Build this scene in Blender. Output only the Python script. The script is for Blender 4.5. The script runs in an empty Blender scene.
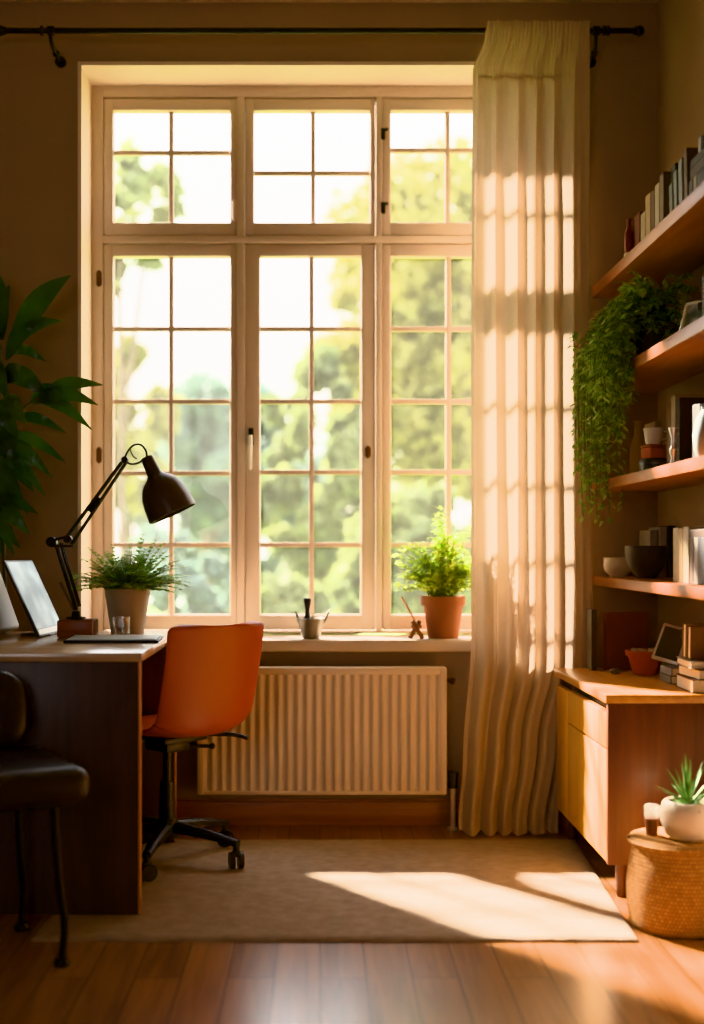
import bpy, bmesh, math, random
from mathutils import Vector, Matrix, Euler, Quaternion
random.seed(7)
R = math.radians
PI = math.pi
scene = bpy.context.scene
COL = scene.collection
F = 1250.0


def P(px, py, Y):
    """point of the place seen at a pixel of the photograph, at depth Y"""
    return Vector(((px - 320) * Y / F, Y, 1.04 - (py - 548) * Y / F))


# ---------------------------------------------------------------- materials
def srgb(c):
    return tuple(((x / 255) / 12.92 if x / 255 <= 0.04045 else ((x / 255 + 0.055) / 1.055) ** 2.4) for x in c)


class NT:
    def __init__(s, name):
        s.m = bpy.data.materials.new(name)
        s.m.use_nodes = True
        s.t = s.m.node_tree
        s.t.nodes.clear()
        s.out = s.t.nodes.new('ShaderNodeOutputMaterial')

    def n(s, kind, **kw):
        nd = s.t.nodes.new('ShaderNode' + kind)
        for k, v in kw.items():
            if k in nd.inputs:
                nd.inputs[k].default_value = v
            else:
                setattr(nd, k, v)
        return nd

    def l(s, a, b):
        s.t.links.new(a, b)


_mats = {}


def mat(name, col, rough=0.6, var=0.12, scale=8.0, bump=0.0, bscale=60.0, metal=0.0, spec=0.5, trans=0.0, stretch=(1, 1, 1), coat=0.0):
    """a plain procedural surface: base colour broken up by noise, optional bump, optional translucency"""
    key = (name, col, rough, metal)
    if key in _mats:
        return _mats[key]
    k = NT(name)
    b = k.n('BsdfPrincipled', Roughness=rough, Metallic=metal)
    b.inputs['Specular IOR Level'].default_value = spec
    b.inputs['Coat Weight'].default_value = coat
    c = srgb(col)
    tc = k.n('TexCoord')
    mp = k.n('Mapping')
    mp.inputs['Scale'].default_value = stretch
    k.l(tc.outputs['Object'], mp.inputs['Vector'])
    nz = k.n('TexNoise', Scale=scale, Detail=5.0)
    k.l(mp.outputs['Vector'], nz.inputs['Vector'])
    rp = k.n('ValToRGB')
    rp.color_ramp.elements[0].position = 0.25
    rp.color_ramp.elements[1].position = 0.75
    rp.color_ramp.elements[0].color = tuple(max(0, x * (1 - var)) for x in c) + (1,)
    rp.color_ramp.elements[1].color = tuple(min(1, x * (1 + var)) for x in c) + (1,)
    k.l(nz.outputs['Fac'], rp.inputs['Fac'])
    k.l(rp.outputs['Color'], b.inputs['Base Color'])
    if bump:
        n2 = k.n('TexNoise', Scale=bscale, Detail=3.0)
        k.l(mp.outputs['Vector'], n2.inputs['Vector'])
        bp = k.n('Bump', Strength=bump, Distance=0.01)
        k.l(n2.outputs['Fac'], bp.inputs['Height'])
        k.l(bp.outputs['Normal'], b.inputs['Normal'])
    if trans:
        tr = k.n('BsdfTranslucent')
        k.l(rp.outputs['Color'], tr.inputs['Color'])
        mx = k.n('MixShader', Fac=trans)
        k.l(b.outputs[0], mx.inputs[1])
        k.l(tr.outputs[0], mx.inputs[2])
        k.l(mx.outputs[0], k.out.inputs[0])
    else:
        k.l(b.outputs[0], k.out.inputs[0])
    _mats[key] = k.m
    return k.m


def wood(name, dark, light, along='y', rough=0.35, scale=1.0, coat=0.15):
    k = NT(name)
    b = k.n('BsdfPrincipled', Roughness=rough)
    b.inputs['Coat Weight'].default_value = coat
    b.inputs['Coat Roughness'].default_value = 0.25
    tc = k.n('TexCoord')
    mp = k.n('Mapping')
    s = {'x': (0.6, 9, 9), 'y': (9, 0.6, 9), 'z': (9, 9, 0.6)}[along]
    mp.inputs['Scale'].default_value = tuple(v * scale for v in s)
    k.l(tc.outputs['Object'], mp.inputs['Vector'])
    nz = k.n('TexNoise', Scale=2.2, Detail=6.0, Distortion=0.7)
    k.l(mp.outputs['Vector'], nz.inputs['Vector'])
    n2 = k.n('TexNoise', Scale=14.0, Detail=3.0)
    k.l(mp.outputs['Vector'], n2.inputs['Vector'])
    ad = k.n('Math', operation='MULTIPLY_ADD')
    k.l(n2.outputs['Fac'], ad.inputs[0])
    ad.inputs[1].default_value = 0.35
    k.l(nz.outputs['Fac'], ad.inputs[2])
    rp = k.n('ValToRGB')
    rp.color_ramp.elements[0].position = 0.45
    rp.color_ramp.elements[1].position = 0.85
    rp.color_ramp.elements[0].color = srgb(dark) + (1,)
    rp.color_ramp.elements[1].color = srgb(light) + (1,)
    k.l(ad.outputs[0], rp.inputs['Fac'])
    k.l(rp.outputs['Color'], b.inputs['Base Color'])
    bp = k.n('Bump', Strength=0.08, Distance=0.004)
    k.l(ad.outputs[0], bp.inputs['Height'])
    k.l(bp.outputs['Normal'], b.inputs['Normal'])
    k.l(b.outputs[0], k.out.inputs[0])
    return k.m


def floor_mat():
    k = NT('oak_plank_floor')
    b = k.n('BsdfPrincipled', Roughness=0.3)
    b.inputs['Coat Weight'].default_value = 0.75
    b.inputs['Coat Roughness'].default_value = 0.24
    tc = k.n('TexCoord')
    sp = k.n('SeparateXYZ')
    cb = k.n('CombineXYZ')
    k.l(tc.outputs['Object'], sp.inputs[0])
    k.l(sp.outputs['Y'], cb.inputs['X'])
    k.l(sp.outputs['X'], cb.inputs['Y'])
    br = k.n('TexBrick', Scale=1.0)
    br.offset = 0.37
    br.inputs['Color1'].default_value = (0, 0, 0, 1)
    br.inputs['Color2'].default_value = (1, 1, 1, 1)
    br.inputs['Mortar'].default_value = (0.5, 0.5, 0.5, 1)
    br.inputs['Mortar Size'].default_value = 0.0022
    br.inputs['Mortar Smooth'].default_value = 0.3
    br.inputs['Brick Width'].default_value = 1.15
    br.inputs['Row Height'].default_value = 0.112
    k.l(cb.outputs[0], br.inputs['Vector'])
    mp = k.n('Mapping')
    mp.inputs['Scale'].default_value = (14, 0.9, 1)
    k.l(tc.outputs['Object'], mp.inputs['Vector'])
    off = k.n('VectorMath', operation='ADD')
    k.l(mp.outputs[0], off.inputs[0])
    k.l(br.outputs['Color'], off.inputs[1])
    nz = k.n('TexNoise', Scale=2.4, Detail=6.0, Distortion=0.8)
    k.l(off.outputs[0], nz.inputs['Vector'])
    mx = k.n('Math', operation='MULTIPLY_ADD')
    k.l(br.outputs['Color'], mx.inputs[0])
    mx.inputs[1].default_value = 0.28
    k.l(nz.outputs['Fac'], mx.inputs[2])
    rp = k.n('ValToRGB')
    rp.color_ramp.elements[0].position = 0.35
    rp.color_ramp.elements[1].position = 0.95
    rp.color_ramp.elements[0].color = srgb((104, 66, 38)) + (1,)
    rp.color_ramp.elements[1].color = srgb((168, 116, 70)) + (1,)
    k.l(mx.outputs[0], rp.inputs['Fac'])
    mm = k.n('Mix', data_type='RGBA')
    k.l(br.outputs['Fac'], mm.inputs[0])
    k.l(rp.outputs['Color'], mm.inputs[6])
    mm.inputs[7].default_value = srgb((52, 27, 12)) + (1,)
    k.l(mm.outputs[2], b.inputs['Base Color'])
    bp = k.n('Bump', Strength=0.25, Distance=0.003, invert=True)
    k.l(br.outputs['Fac'], bp.inputs['Height'])
    bp2 = k.n('Bump', Strength=0.05, Distance=0.004)
    k.l(nz.outputs['Fac'], bp2.inputs['Height'])
    k.l(bp.outputs[0], bp2.inputs['Normal'])
    k.l(bp2.outputs[0], b.inputs['Normal'])
    k.l(b.outputs[0], k.out.inputs[0])
    return k.m


def glass_mat(name='window_glass', veil=0.0, gloss=0.05):
    k = NT(name)
    t = k.n('BsdfTransparent')
    t.inputs[0].default_value = (0.985, 0.99, 0.985, 1)
    g = k.n('BsdfGlossy', Roughness=0.02)
    m1 = k.n('MixShader', Fac=gloss)
    k.l(t.outputs[0], m1.inputs[1])
    k.l(g.outputs[0], m1.inputs[2])
    last = m1
    if veil:
        v = k.n('BsdfTranslucent')
        v.inputs[0].default_value = (1, 0.98, 0.92, 1)
        m2 = k.n('MixShader', Fac=veil)
        k.l(m1.outputs[0], m2.inputs[1])
        k.l(v.outputs[0], m2.inputs[2])
        last = m2
    k.l(last.outputs[0], k.out.inputs[0])
    return k.m


def weave_mat():
    k = NT('woven_seagrass')
    b = k.n('BsdfPrincipled', Roughness=0.8)
    tc = k.n('TexCoord')
    sp = k.n('SeparateXYZ')
    k.l(tc.outputs['Object'], sp.inputs[0])
    at = k.n('Math', operation='ARCTAN2')
    k.l(sp.outputs['Y'], at.inputs[0])
    k.l(sp.outputs['X'], at.inputs[1])
    cb = k.n('CombineXYZ')
    k.l(at.outputs[0], cb.inputs['X'])
    k.l(sp.outputs['Z'], cb.inputs['Y'])
    mp = k.n('Mapping')
    mp.inputs['Scale'].default_value = (13, 95, 1)
    k.l(cb.outputs[0], mp.inputs['Vector'])
    br = k.n('TexBrick', Scale=1.0)
    br.inputs['Color1'].default_value = srgb((176, 122, 66)) + (1,)
    br.inputs['Color2'].default_value = srgb((204, 152, 92)) + (1,)
    br.inputs['Mortar'].default_value = srgb((140, 92, 48)) + (1,)
    br.inputs['Brick Width'].default_value = 1.0
    br.inputs['Row Height'].default_value = 1.0
    br.inputs['Mortar Size'].default_value = 0.16
    br.inputs['Mortar Smooth'].default_value = 1.0
    k.l(mp.outputs[0], br.inputs['Vector'])
    k.l(br.outputs['Color'], b.inputs['Base Color'])
    bp = k.n('Bump', Strength=0.9, Distance=0.006, invert=True)
    k.l(br.outputs['Fac'], bp.inputs['Height'])
    k.l(bp.outputs[0], b.inputs['Normal'])
    k.l(b.outputs[0], k.out.inputs[0])
    return k.m


def screen_mat():
    k = NT('lit_screen')
    tc = k.n('TexCoord')
    gr = k.n('TexNoise', Scale=9.0, Detail=1.0)
    k.l(tc.outputs['Object'], gr.inputs['Vector'])
    rp = k.n('ValToRGB')
    rp.color_ramp.elements[0].position = 0.35
    rp.color_ramp.elements[1].position = 0.62
    rp.color_ramp.elements[0].color = srgb((84, 112, 126)) + (1,)
    rp.color_ramp.elements[1].color = srgb((150, 172, 180)) + (1,)
    k.l(gr.outputs['Fac'], rp.inputs['Fac'])
    b = k.n('BsdfPrincipled', Roughness=0.25)
    k.l(rp.outputs[0], b.inputs['Base Color'])
    k.l(rp.outputs[0], b.inputs['Emission Color'])
    b.inputs['Emission Strength'].default_value = 0.22
    k.l(b.outputs[0], k.out.inputs[0])
    return k.m


def curtain_mat():
    k = NT('linen_curtain')
    tc = k.n('TexCoord')
    mp = k.n('Mapping')
    mp.inputs['Scale'].default_value = (420, 420, 420)
    k.l(tc.outputs['Object'], mp.inputs['Vector'])
    nz = k.n('TexNoise', Scale=1.0, Detail=2.0)
    k.l(mp.outputs[0], nz.inputs['Vector'])
    rp = k.n('ValToRGB')
    rp.color_ramp.elements[0].color = srgb((194, 172, 150)) + (1,)
    rp.color_ramp.elements[1].color = srgb((216, 198, 178)) + (1,)
    k.l(nz.outputs['Fac'], rp.inputs['Fac'])
    d = k.n('BsdfDiffuse')
    t = k.n('BsdfTranslucent')
    k.l(rp.outputs[0], d.inputs[0])
    k.l(rp.outputs[0], t.inputs[0])
    mx = k.n('MixShader', Fac=0.27)
    k.l(d.outputs[0], mx.inputs[1])
    k.l(t.outputs[0], mx.inputs[2])
    k.l(mx.outputs[0], k.out.inputs[0])
    return k.m


def leaf_mat(name, a, b_, trans=0.35, rough=0.45, scale=30):
    k = NT(name)
    tc = k.n('TexCoord')
    nz = k.n('TexNoise', Scale=scale, Detail=3.0)
    k.l(tc.outputs['Object'], nz.inputs['Vector'])
    rp = k.n('ValToRGB')
    rp.color_ramp.elements[0].position = 0.35
    rp.color_ramp.elements[1].position = 0.65
    rp.color_ramp.elements[0].color = srgb(a) + (1,)
    rp.color_ramp.elements[1].color = srgb(b_) + (1,)
    k.l(nz.outputs['Fac'], rp.inputs['Fac'])
    p = k.n('BsdfPrincipled', Roughness=rough)
    k.l(rp.outputs[0], p.inputs['Base Color'])
    t = k.n('BsdfTranslucent')
    k.l(rp.outputs[0], t.inputs[0])
    mx = k.n('MixShader', Fac=trans)
    k.l(p.outputs[0], mx.inputs[1])
    k.l(t.outputs[0], mx.inputs[2])
    k.l(mx.outputs[0], k.out.inputs[0])
    return k.m


M_WALL = mat('beige_plaster', (152, 133, 118), 0.85, 0.05, 3.0, 0.06, 90)
M_REVEAL = mat('cream_plaster', (220, 204, 186), 0.8, 0.03, 4.0)
M_CEIL = mat('ceiling_paint', (184, 164, 142), 0.9, 0.03, 3.0)
M_FRAME = mat('cream_window_paint', (202, 183, 166), 0.45, 0.04, 5.0)
M_FLOOR = floor_mat()
M_GLASS = glass_mat(veil=0.007, gloss=0.012)
M_SKIRT = wood('skirting_wood', (120, 70, 38), (158, 98, 56), 'x', 0.4)
M_RAD = mat('radiator_enamel', (222, 200, 178), 0.4, 0.03, 4.0)
M_BLACKM = mat('black_iron', (22, 19, 18), 0.45, 0.1, 20, metal=0.6)
M_BLACKP = mat('black_plastic', (20, 19, 19), 0.42, 0.1, 20)
M_BRASS = mat('dark_brass', (74, 46, 28), 0.45, 0.1, 20, metal=0.8)
M_WHITEP = mat('white_enamel', (236, 228, 212), 0.35, 0.03, 8)
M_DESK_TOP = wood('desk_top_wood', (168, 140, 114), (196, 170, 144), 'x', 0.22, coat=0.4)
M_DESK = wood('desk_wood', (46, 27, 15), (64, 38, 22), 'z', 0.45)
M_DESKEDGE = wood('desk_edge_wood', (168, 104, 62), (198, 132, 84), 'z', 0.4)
M_CAB = wood('cabinet_shaded_side_wood', (76, 35, 15), (104, 50, 22), 'z', 0.5)  # shade on the cabinet side is put into this darker wood colour
M_CABF = wood('cabinet_sunlit_front_wood', (208, 144, 58), (232, 172, 80), 'z', 0.38)  # sunlight on the front is put into this brighter, yellower wood colour
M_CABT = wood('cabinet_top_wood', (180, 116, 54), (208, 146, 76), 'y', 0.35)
M_SHELF = wood('shelf_wood', (122, 66, 30), (158, 92, 46), 'y', 0.38)
M_ORANGE = mat('orange_shell', (162, 62, 20), 0.42, 0.04, 6.0)
M_LEATHER = mat('dark_leather', (34, 23, 21), 0.4, 0.2, 14, 0.12, 120)
M_RUG = mat('beige_wool_rug', (164, 145, 128), 0.95, 0.16, 26, 0.5, 260)
M_TERRA = mat('terracotta', (140, 84, 56), 0.8, 0.1, 14, 0.05, 60)
M_SOIL = mat('potting_soil', (48, 34, 24), 0.95, 0.4, 60, 0.6, 90)
M_PAGES = mat('page_edges', (226, 212, 186), 0.85, 0.08, 120, stretch=(8, 1, 1))
M_GAPSHADE = mat('painted_gap_shade', (24, 14, 9), 0.8)  # shade of the recess under the cabinet top, as a near-black colour


# ---------------------------------------------------------------- mesh helpers
class MB:
    def __init__(s):
        s.bm = bmesh.new()

    def _merge(s, tmp, M=None):
        if M is not None:
            bmesh.ops.transform(tmp, matrix=M, verts=tmp.verts)
        me = bpy.data.meshes.new('tmp')
        tmp.to_mesh(me)
        tmp.free()
        s.bm.from_mesh(me)
        bpy.data.meshes.remove(me)
        return s

    def box(s, x0, x1, y0, y1, z0, z1, bev=0.0, seg=2, M=None):
        t = bmesh.new()
        bmesh.ops.create_cube(t, size=1.0)
        for v in t.verts:
            v.co = Vector(((x0 + x1) / 2 + v.co.x * (x1 - x0), (y0 + y1) / 2 + v.co.y * (y1 - y0), (z0 + z1) / 2 + v.co.z * (z1 - z0)))
        if bev:
            bmesh.ops.bevel(t, geom=t.edges[:], offset=bev, segments=seg, affect='EDGES', profile=0.5)
        return s._merge(t, M)

    def cyl(s, p0, p1, r0, r1=None, seg=14, caps=True):
        p0, p1 = Vector(p0), Vector(p1)
        r1 = r0 if r1 is None else r1
        d = p1 - p0
        t = bmesh.new()
        bmesh.ops.create_cone(t, cap_ends=caps, segments=seg, radius1=r0, radius2=r1, depth=d.length)
        q = Vector((0, 0, 1)).rotation_difference(d.normalized()).to_matrix().to_4x4()
        return s._merge(t, Matrix.Translation((p0 + p1) / 2) @ q)

    def ball(s, c, r, sc=(1, 1, 1), sub=2):
        t = bmesh.new()
        bmesh.ops.create_icosphere(t, subdivisions=sub, radius=r)
        return s._merge(t, Matrix.Translation(c) @ Matrix.Diagonal((*sc, 1)))

    def lathe(s, prof, seg=32, M=None, close=False):
        t = bmesh.new()
        rings = []
        for (r, z) in prof:
            if r < 1e-5:
                rings.append([t.verts.new((0, 0, z))])
            else:
                rings.append([t.verts.new((r * math.cos(2 * PI * i / seg), r * math.sin(2 * PI * i / seg), z)) for i in range(seg)])
        for a, b in zip(rings, rings[1:]):
            for i in range(seg):
                j = (i + 1) % seg
                if len(a) == 1 and len(b) == 1:
                    continue
                if len(a) == 1:
                    t.faces.new((a[0], b[j], b[i]))
                elif len(b) == 1:
                    t.faces.new((a[i], a[j], b[0]))
                else:
                    t.faces.new((a[i], a[j], b[j], b[i]))
        return s._merge(t, M)

    def tube(s, pts, r, seg=8, r_end=None):
        pts = [Vector(p) for p in pts]
        t = bmesh.new()
        rings = []
        n = len(pts)
        up = None
        for i, p in enumerate(pts):
            d = (pts[min(i + 1, n - 1)] - pts[max(i - 1, 0)]).normalized()
            if up is None:
                up = d.orthogonal().normalized()
            up = (up - d * up.dot(d)).normalized()
            w = d.cross(up)
            rr = r if r_end is None else r + (r_end - r) * i / (n - 1)
            rings.append([t.verts.new(p + (up * math.cos(2 * PI * k / seg) + w * math.sin(2 * PI * k / seg)) * rr) for k in range(seg)])
        for a, b in zip(rings, rings[1:]):
            for k in range(seg):
                t.faces.new((a[k], a[(k + 1) % seg], b[(k + 1) % seg], b[k]))
        t.faces.new(rings[0][::-1])
        t.faces.new(rings[-1])
        return s._merge(t)

    def grid(s, fn, nu, nv):
        vs = [[s.bm.verts.new(fn(i / nu, j / nv)) for i in range(nu + 1)] for j in range(nv + 1)]
        for j in range(nv):
            for i in range(nu):
                s.bm.faces.new((vs[j][i], vs[j][i + 1], vs[j + 1][i + 1], vs[j + 1][i]))
        return s

    def leaf(s, base, d, length, width, droop=0.3, up=Vector((0, 0, 1)), seg=4, fold=0.15, shape=0.8):
        """one leaf: a curved, folded, pointed blade"""
        base, d = Vector(base), Vector(d).normalized()
        side = d.cross(up)
        if side.length < 1e-3:
            side = Vector((1, 0, 0))
        side.normalize()
        prev = None
        p = base.copy()
        dirv = d.copy()
        for i in range(seg + 1):
            f = i / seg
            w = width * 0.5 * max(0.04, math.sin(PI * min(1, 0.06 + f ** shape * 0.94)))
            nrm = side.cross(dirv)
            if i == seg:
                ring = [s.bm.verts.new(p)]
            else:
                ring = [s.bm.verts.new(p - side * w + nrm * w * fold), s.bm.verts.new(p), s.bm.verts.new(p + side * w + nrm * w * fold)]
            if prev:
                if len(ring) == 3:
                    s.bm.faces.new((prev[0], prev[1], ring[1], ring[0]))
                    s.bm.faces.new((prev[1], prev[2], ring[2], ring[1]))
                else:
                    s.bm.faces.new((prev[0], prev[1], ring[0]))
                    s.bm.faces.new((prev[1], prev[2], ring[0]))
            prev = ring
            dirv = (dirv + Vector((0, 0, -droop / seg))).normalized()
            p = p + dirv * (length / seg)
        return s

    def build(s, name, m, parent=None, loc=None, smooth=True, sharp=0.7, fix=True):
        if fix:
            bmesh.ops.recalc_face_normals(s.bm, faces=s.bm.faces[:])
        me = bpy.data.meshes.new(name)
        if smooth:
            for f in s.bm.faces:
                f.smooth = True
            for e in s.bm.edges:
                if len(e.link_faces) == 2 and e.calc_face_angle(0) > sharp:
                    e.smooth = False
        s.bm.to_mesh(me)
        s.bm.free()
        o = bpy.data.objects.new(name, me)
        COL.objects.link(o)
        if m is not None:
            me.materials.append(m)
        if parent is not None:
            o.parent = parent
        if loc is not None:
            o.location = loc
        return o


def tag(o, label=None, cat=None, group=None, kind=None):
    if label:
        o['label'] = label
    if cat:
        o['category'] = cat
    if group:
        o['group'] = group
    if kind:
        o['kind'] = kind
    return o


def thing(name, label, cat, loc=(0, 0, 0), rotz=0.0, group=None, rot=None):
    o = bpy.data.objects.new(name, None)
    o.empty_display_size = 0.05
    COL.objects.link(o)
    o.location = loc
    o.rotation_euler = rot if rot is not None else (0, 0, rotz)
    return tag(o, label, cat, group)


def copy_tree(o, parent=None):
    c = o.copy()
    COL.objects.link(c)
    c.parent = parent
    for ch in list(o.children):
        copy_tree(ch, c)
    return c


def spline(pts, n=8):
    """Catmull-Rom through the points"""
    pts = [Vector(p) for p in pts]
    out = []
    for i in range(len(pts) - 1):
        p0 = pts[max(i - 1, 0)]
        p1, p2 = pts[i], pts[i + 1]
        p3 = pts[min(i + 2, len(pts) - 1)]
        for k in range(n):
            t = k / n
            out.append(0.5 * ((2 * p1) + (p2 - p0) * t + (2 * p0 - 5 * p1 + 4 * p2 - p3) * t * t + (3 * p1 - p0 - 3 * p2 + p3) * t ** 3))
    out.append(pts[-1])
    return out


# ---------------------------------------------------------------- the room
WX0, WX1 = -2.5, 1.27
WY0, WY1 = -1.2, 4.70
CZ = 3.09
OX0, OX1, OZ0, OZ1 = -0.91, 0.82, 0.66, 2.867      # window opening
tag(MB().box(WX0 - .2, WX1 + .2, WY0 - .2, WY1 + .3, -0.12, 0).build('floor', M_FLOOR), kind='structure')
tag(MB().box(WX0 - .2, WX1 + .2, WY0 - .2, WY1 + .3, CZ, CZ + 0.15).build('ceiling', M_CEIL), kind='structure')
m = MB()
m.box(WX0 - .2, OX0, WY1, WY1 + .3, 0, CZ).box(OX1, WX1 + .2, WY1, WY1 + .3, 0, CZ)
m.box(OX0, OX1, WY1, WY1 + .3, OZ1, CZ).box(OX0, OX1, WY1, WY1 + .3, 0, OZ0)
tag(m.build('wall_back', M_WALL), kind='structure')
tag(MB().box(WX1, WX1 + .2, WY0 - .2, WY1, 0, CZ).build('wall_right', M_WALL), kind='structure')
tag(MB().box(WX0 - .2, WX0, WY0 - .2, WY1, 0, CZ).build('wall_left', M_WALL), kind='structure')
FX0, FX1, FZ0, FZ1 = -1.7, -.55, 1.0, 2.5           # unseen window added behind the camera for soft fill light
m = MB().box(WX0, FX0, WY0 - .2, WY0, 0, CZ).box(FX1, WX1, WY0 - .2, WY0, 0, CZ).box(FX0, FX1, WY0 - .2, WY0, 0, FZ0).box(FX0, FX1, WY0 - .2, WY0, FZ1, CZ)
tag(m.build('wall_front', M_WALL), kind='structure')
m = MB()
for i in range(3):
    x = FX0 + (FX1 - FX0) * i / 2
    m.box(x - .03, x + .03, WY0 - .13, WY0 - .07, FZ0, FZ1)
m.box(FX0, FX1, WY0 - .13, WY0 - .07, FZ0, FZ0 + .06).box(FX0, FX1, WY0 - .13, WY0 - .07, FZ1 - .06, FZ1)
tag(m.build('fill_window', M_FRAME), kind='structure')
m = MB()
m.box(OX0, OX0 + .014, 4.694, 4.93, OZ0 + .04, OZ1).box(OX1 - .014, OX1, 4.694, 4.93, OZ0 + .04, OZ1).box(OX0 + .014, OX1 - .014, 4.694, 4.93, OZ1 - .014, OZ1)
tag(m.build('trim_1', M_REVEAL), kind='structure')
m = MB()
m.box(-1.9, WX1, 4.682, 4.70, 0, 0.088, 0.004).box(-1.9, WX1, 4.688, 4.70, 0.088, 0.098, 0.003)
tag(m.build('baseboard_back', M_SKIRT), kind='structure')
tag(MB().box(1.252, WX1, WY0, 4.68, 0, 0.088, 0.004).build('baseboard_right', M_SKIRT), kind='structure')

# window: frame, six sashes with their panes, hardware and sill
S_ = F / 4.90


def wx(px):
    return (px - 320) / S_


def wz(py):
    return 1.04 + (548 - py) / S_


win = tag(thing('window_1', None, None), kind='structure')
WF0, WF1 = 4.90, 4.965
m = MB()
L, Rr, T, Bm = OX0 + .014, OX1 - .014, OZ1 - .014, OZ0 + .045
m.box(L, wx(103), WF0, WF1, Bm, T, .004).box(wx(511), Rr, WF0, WF1, Bm, T, .004)
m.box(wx(103), wx(511), WF0, WF1, wz(97), T, .004).box(wx(103), wx(511), WF0, WF1, Bm, wz(631), .004)
m.box(wx(103), wx(511), WF0 - .008, WF1, wz(243), wz(236), .003)
for a, b in ((237, 244.5), (376, 382)):
    m.box(wx(a), wx(b), WF0 - .006, WF1, wz(631), wz(97), .003)
m.build('window_frame', M_FRAME, win)
sashes = [
    (103.5, 236.5, 98, 235, (113, 230, 110, 222), [(170.5)], [151], 'upper'),
    (245, 375.5, 98, 235, (254, 370, 110, 222), [313], [171.5], 'upper'),
    (382.5, 510.5, 98, 235, (391, 502, 110, 222), [448], [148.5], 'upper'),
    (103.5, 236.5, 244, 630, (113, 230, 256, 615), [170.5], [328, 401, 473, 545], 'lower'),
    (245, 375.5, 244, 630, (260, 361, 256, 615), [311.5], [328, 401, 472, 545], 'lower'),
    (382.5, 510.5, 244, 630, (391, 502, 256, 615), [449], [328, 401, 472, 545], 'lower'),
]
sash_objs = []
for (x0, x1, y0, y1, g, vb, hb, kind) in sashes:
    m = MB()
    fy0, fy1 = 4.904, 4.948
    gx0, gx1, gy0, gy1 = g
    m.box(wx(x0), wx(gx0), fy0, fy1, wz(y1), wz(y0), .005).box(wx(gx1), wx(x1), fy0, fy1, wz(y1), wz(y0), .005)
    m.box(wx(gx0) - .003, wx(gx1) + .003, fy0, fy1, wz(gy0), wz(y0), .005).box(wx(gx0) - .003, wx(gx1) + .003, fy0, fy1, wz(y1), wz(gy1), .005)
    for v in vb:
        m.box(wx(v - 2.4), wx(v + 2.4), 4.918, 4.938, wz(gy1), wz(gy0), .002)
    for h in hb:
        m.box(wx(gx0), wx(gx1), 4.920, 4.936, wz(h + 2.4), wz(h - 2.4), .002)
    so = m.build('sash', M_FRAME, win)
    MB().box(wx(gx0) - .004, wx(gx1) + .004, 4.928, 4.931, wz(gy1) - .004, wz(gy0) + .004).build('glass_pane', M_GLASS, so)
    sash_objs.append(so)


def hinge(px, py, hpx, so, mm):
    a = P(px, py, 4.89)
    h = hpx / 256
    m_ = MB().cyl((a.x, 4.897, a.z - h / 2), (a.x, 4.897, a.z + h / 2), .0075).box(a.x - .011, a.x + .011, 4.899, 4.904, a.z - h / 2, a.z + h / 2, .001)
    for s in (-1, 1):
        m_.ball((a.x, 4.897, a.z + s * h / 2), .008, sub=1)
    m_.build('hinge', mm, so)


hinge(98.5, 278, 13, sash_objs[3], M_BRASS)
hinge(98.5, 455, 13, sash_objs[3], M_BRASS)
hinge(234, 210, 18, sash_objs[0], M_FRAME)
hinge(368, 452, 9, sash_objs[4], M_BRASS)
for py in (134, 208):            # little black stays on the top right sash
    a = P(383, py, 4.9)
    m = MB().box(a.x - .009, a.x + .009, 4.893, 4.906, a.z - .022, a.z + .022, .003)
    m.cyl((a.x, 4.892, a.z + .008), (a.x + .014, 4.880, a.z + .012), .005).ball((a.x + .015, 4.879, a.z + .012), .007, sub=1)
    m.build('latch', M_BLACKM, sash_objs[2])
a = P(251, 437, 4.9)
h = MB().box(a.x - .010, a.x + .010, 4.889, 4.906, a.z - .035, a.z + .035, .004).cyl((a.x, 4.893, a.z), (a.x, 4.868, a.z), .008).build('handle_plate', M_BLACKM, sash_objs[4])
MB().tube([(a.x, 4.868, a.z + .004), (a.x, 4.866, a.z - .05), (a.x - .001, 4.868, a.z - .13)], .0075, 10, .005).build('window_handle', M_WHITEP, sash_objs[4])
m = MB().box(OX0 - .06, OX1 + .05, 4.655, 4.70, 0.652, 0.698, .008, 3).box(OX0 + .001, OX1 - .001, 4.69, 4.93, OZ0, 0.698)
m.build('window_sill', M_FRAME, win)

# ---------------------------------------------------------------- curtain rod and curtain
ROD_Y, ROD_Z = 4.56, 2.927
t = thing('curtain_rod', 'black iron curtain rod above the window on two wall brackets', 'curtain rod', (0, ROD_Y, ROD_Z))
XA, XB = (4 - 320) / 274, (636 - 320) / 274
MB().cyl((XA, 0, 0), (XB, 0, 0), .0105, seg=18).build('rod', M_BLACKM, t)
for x, s in ((XA, -1), (XB, 1)):
    fm = MB().ball((x + s * .012, 0, 0), .019).cyl((x - s * .008, 0, 0), (x, 0, 0), .015)
    fm.build('finial', M_BLACKM, t)
for px in (51, 596):
    x = (px - 320) / 274
    bm_ = MB().cyl((x - .012, 0, 0), (x + .012, 0, 0), .017, seg=16)
    bm_.tube(spline([(x, 0, -.012), (x, .006, -.035), (x + .006, .05, -.058), (x + .008, .136, -.062)], 5), .0075, 10)
    bm_.cyl((x + .008, .128, -.062), (x + .008, .140, -.062), .021, seg=20).ball((x + .007, .06, -.06), .014)
    bm_.build('bracket', M_BLACKM, t)
for px in (42, 604, 608):
    x = (px - 320) / 274
    MB().lathe([(.0105, -.004), (.018, -.004), (.018, .004), (.0105, .004)], 18, Matrix.Translation((x, 0, 0)) @ Matrix.Rotation(PI / 2, 4, 'Y')).build('ring', M_BLACKM, t)


def interp(tab, v):
    if v <= tab[0][0]:
        return tab[0][1]
    for (a, b), (c, d) in zip(tab, tab[1:]):
        if v <= c:
            f = (v - a) / (c - a)
            f = f * f * (3 - 2 * f)
            return b + (d - b) * f
    return tab[-1][1]


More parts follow.
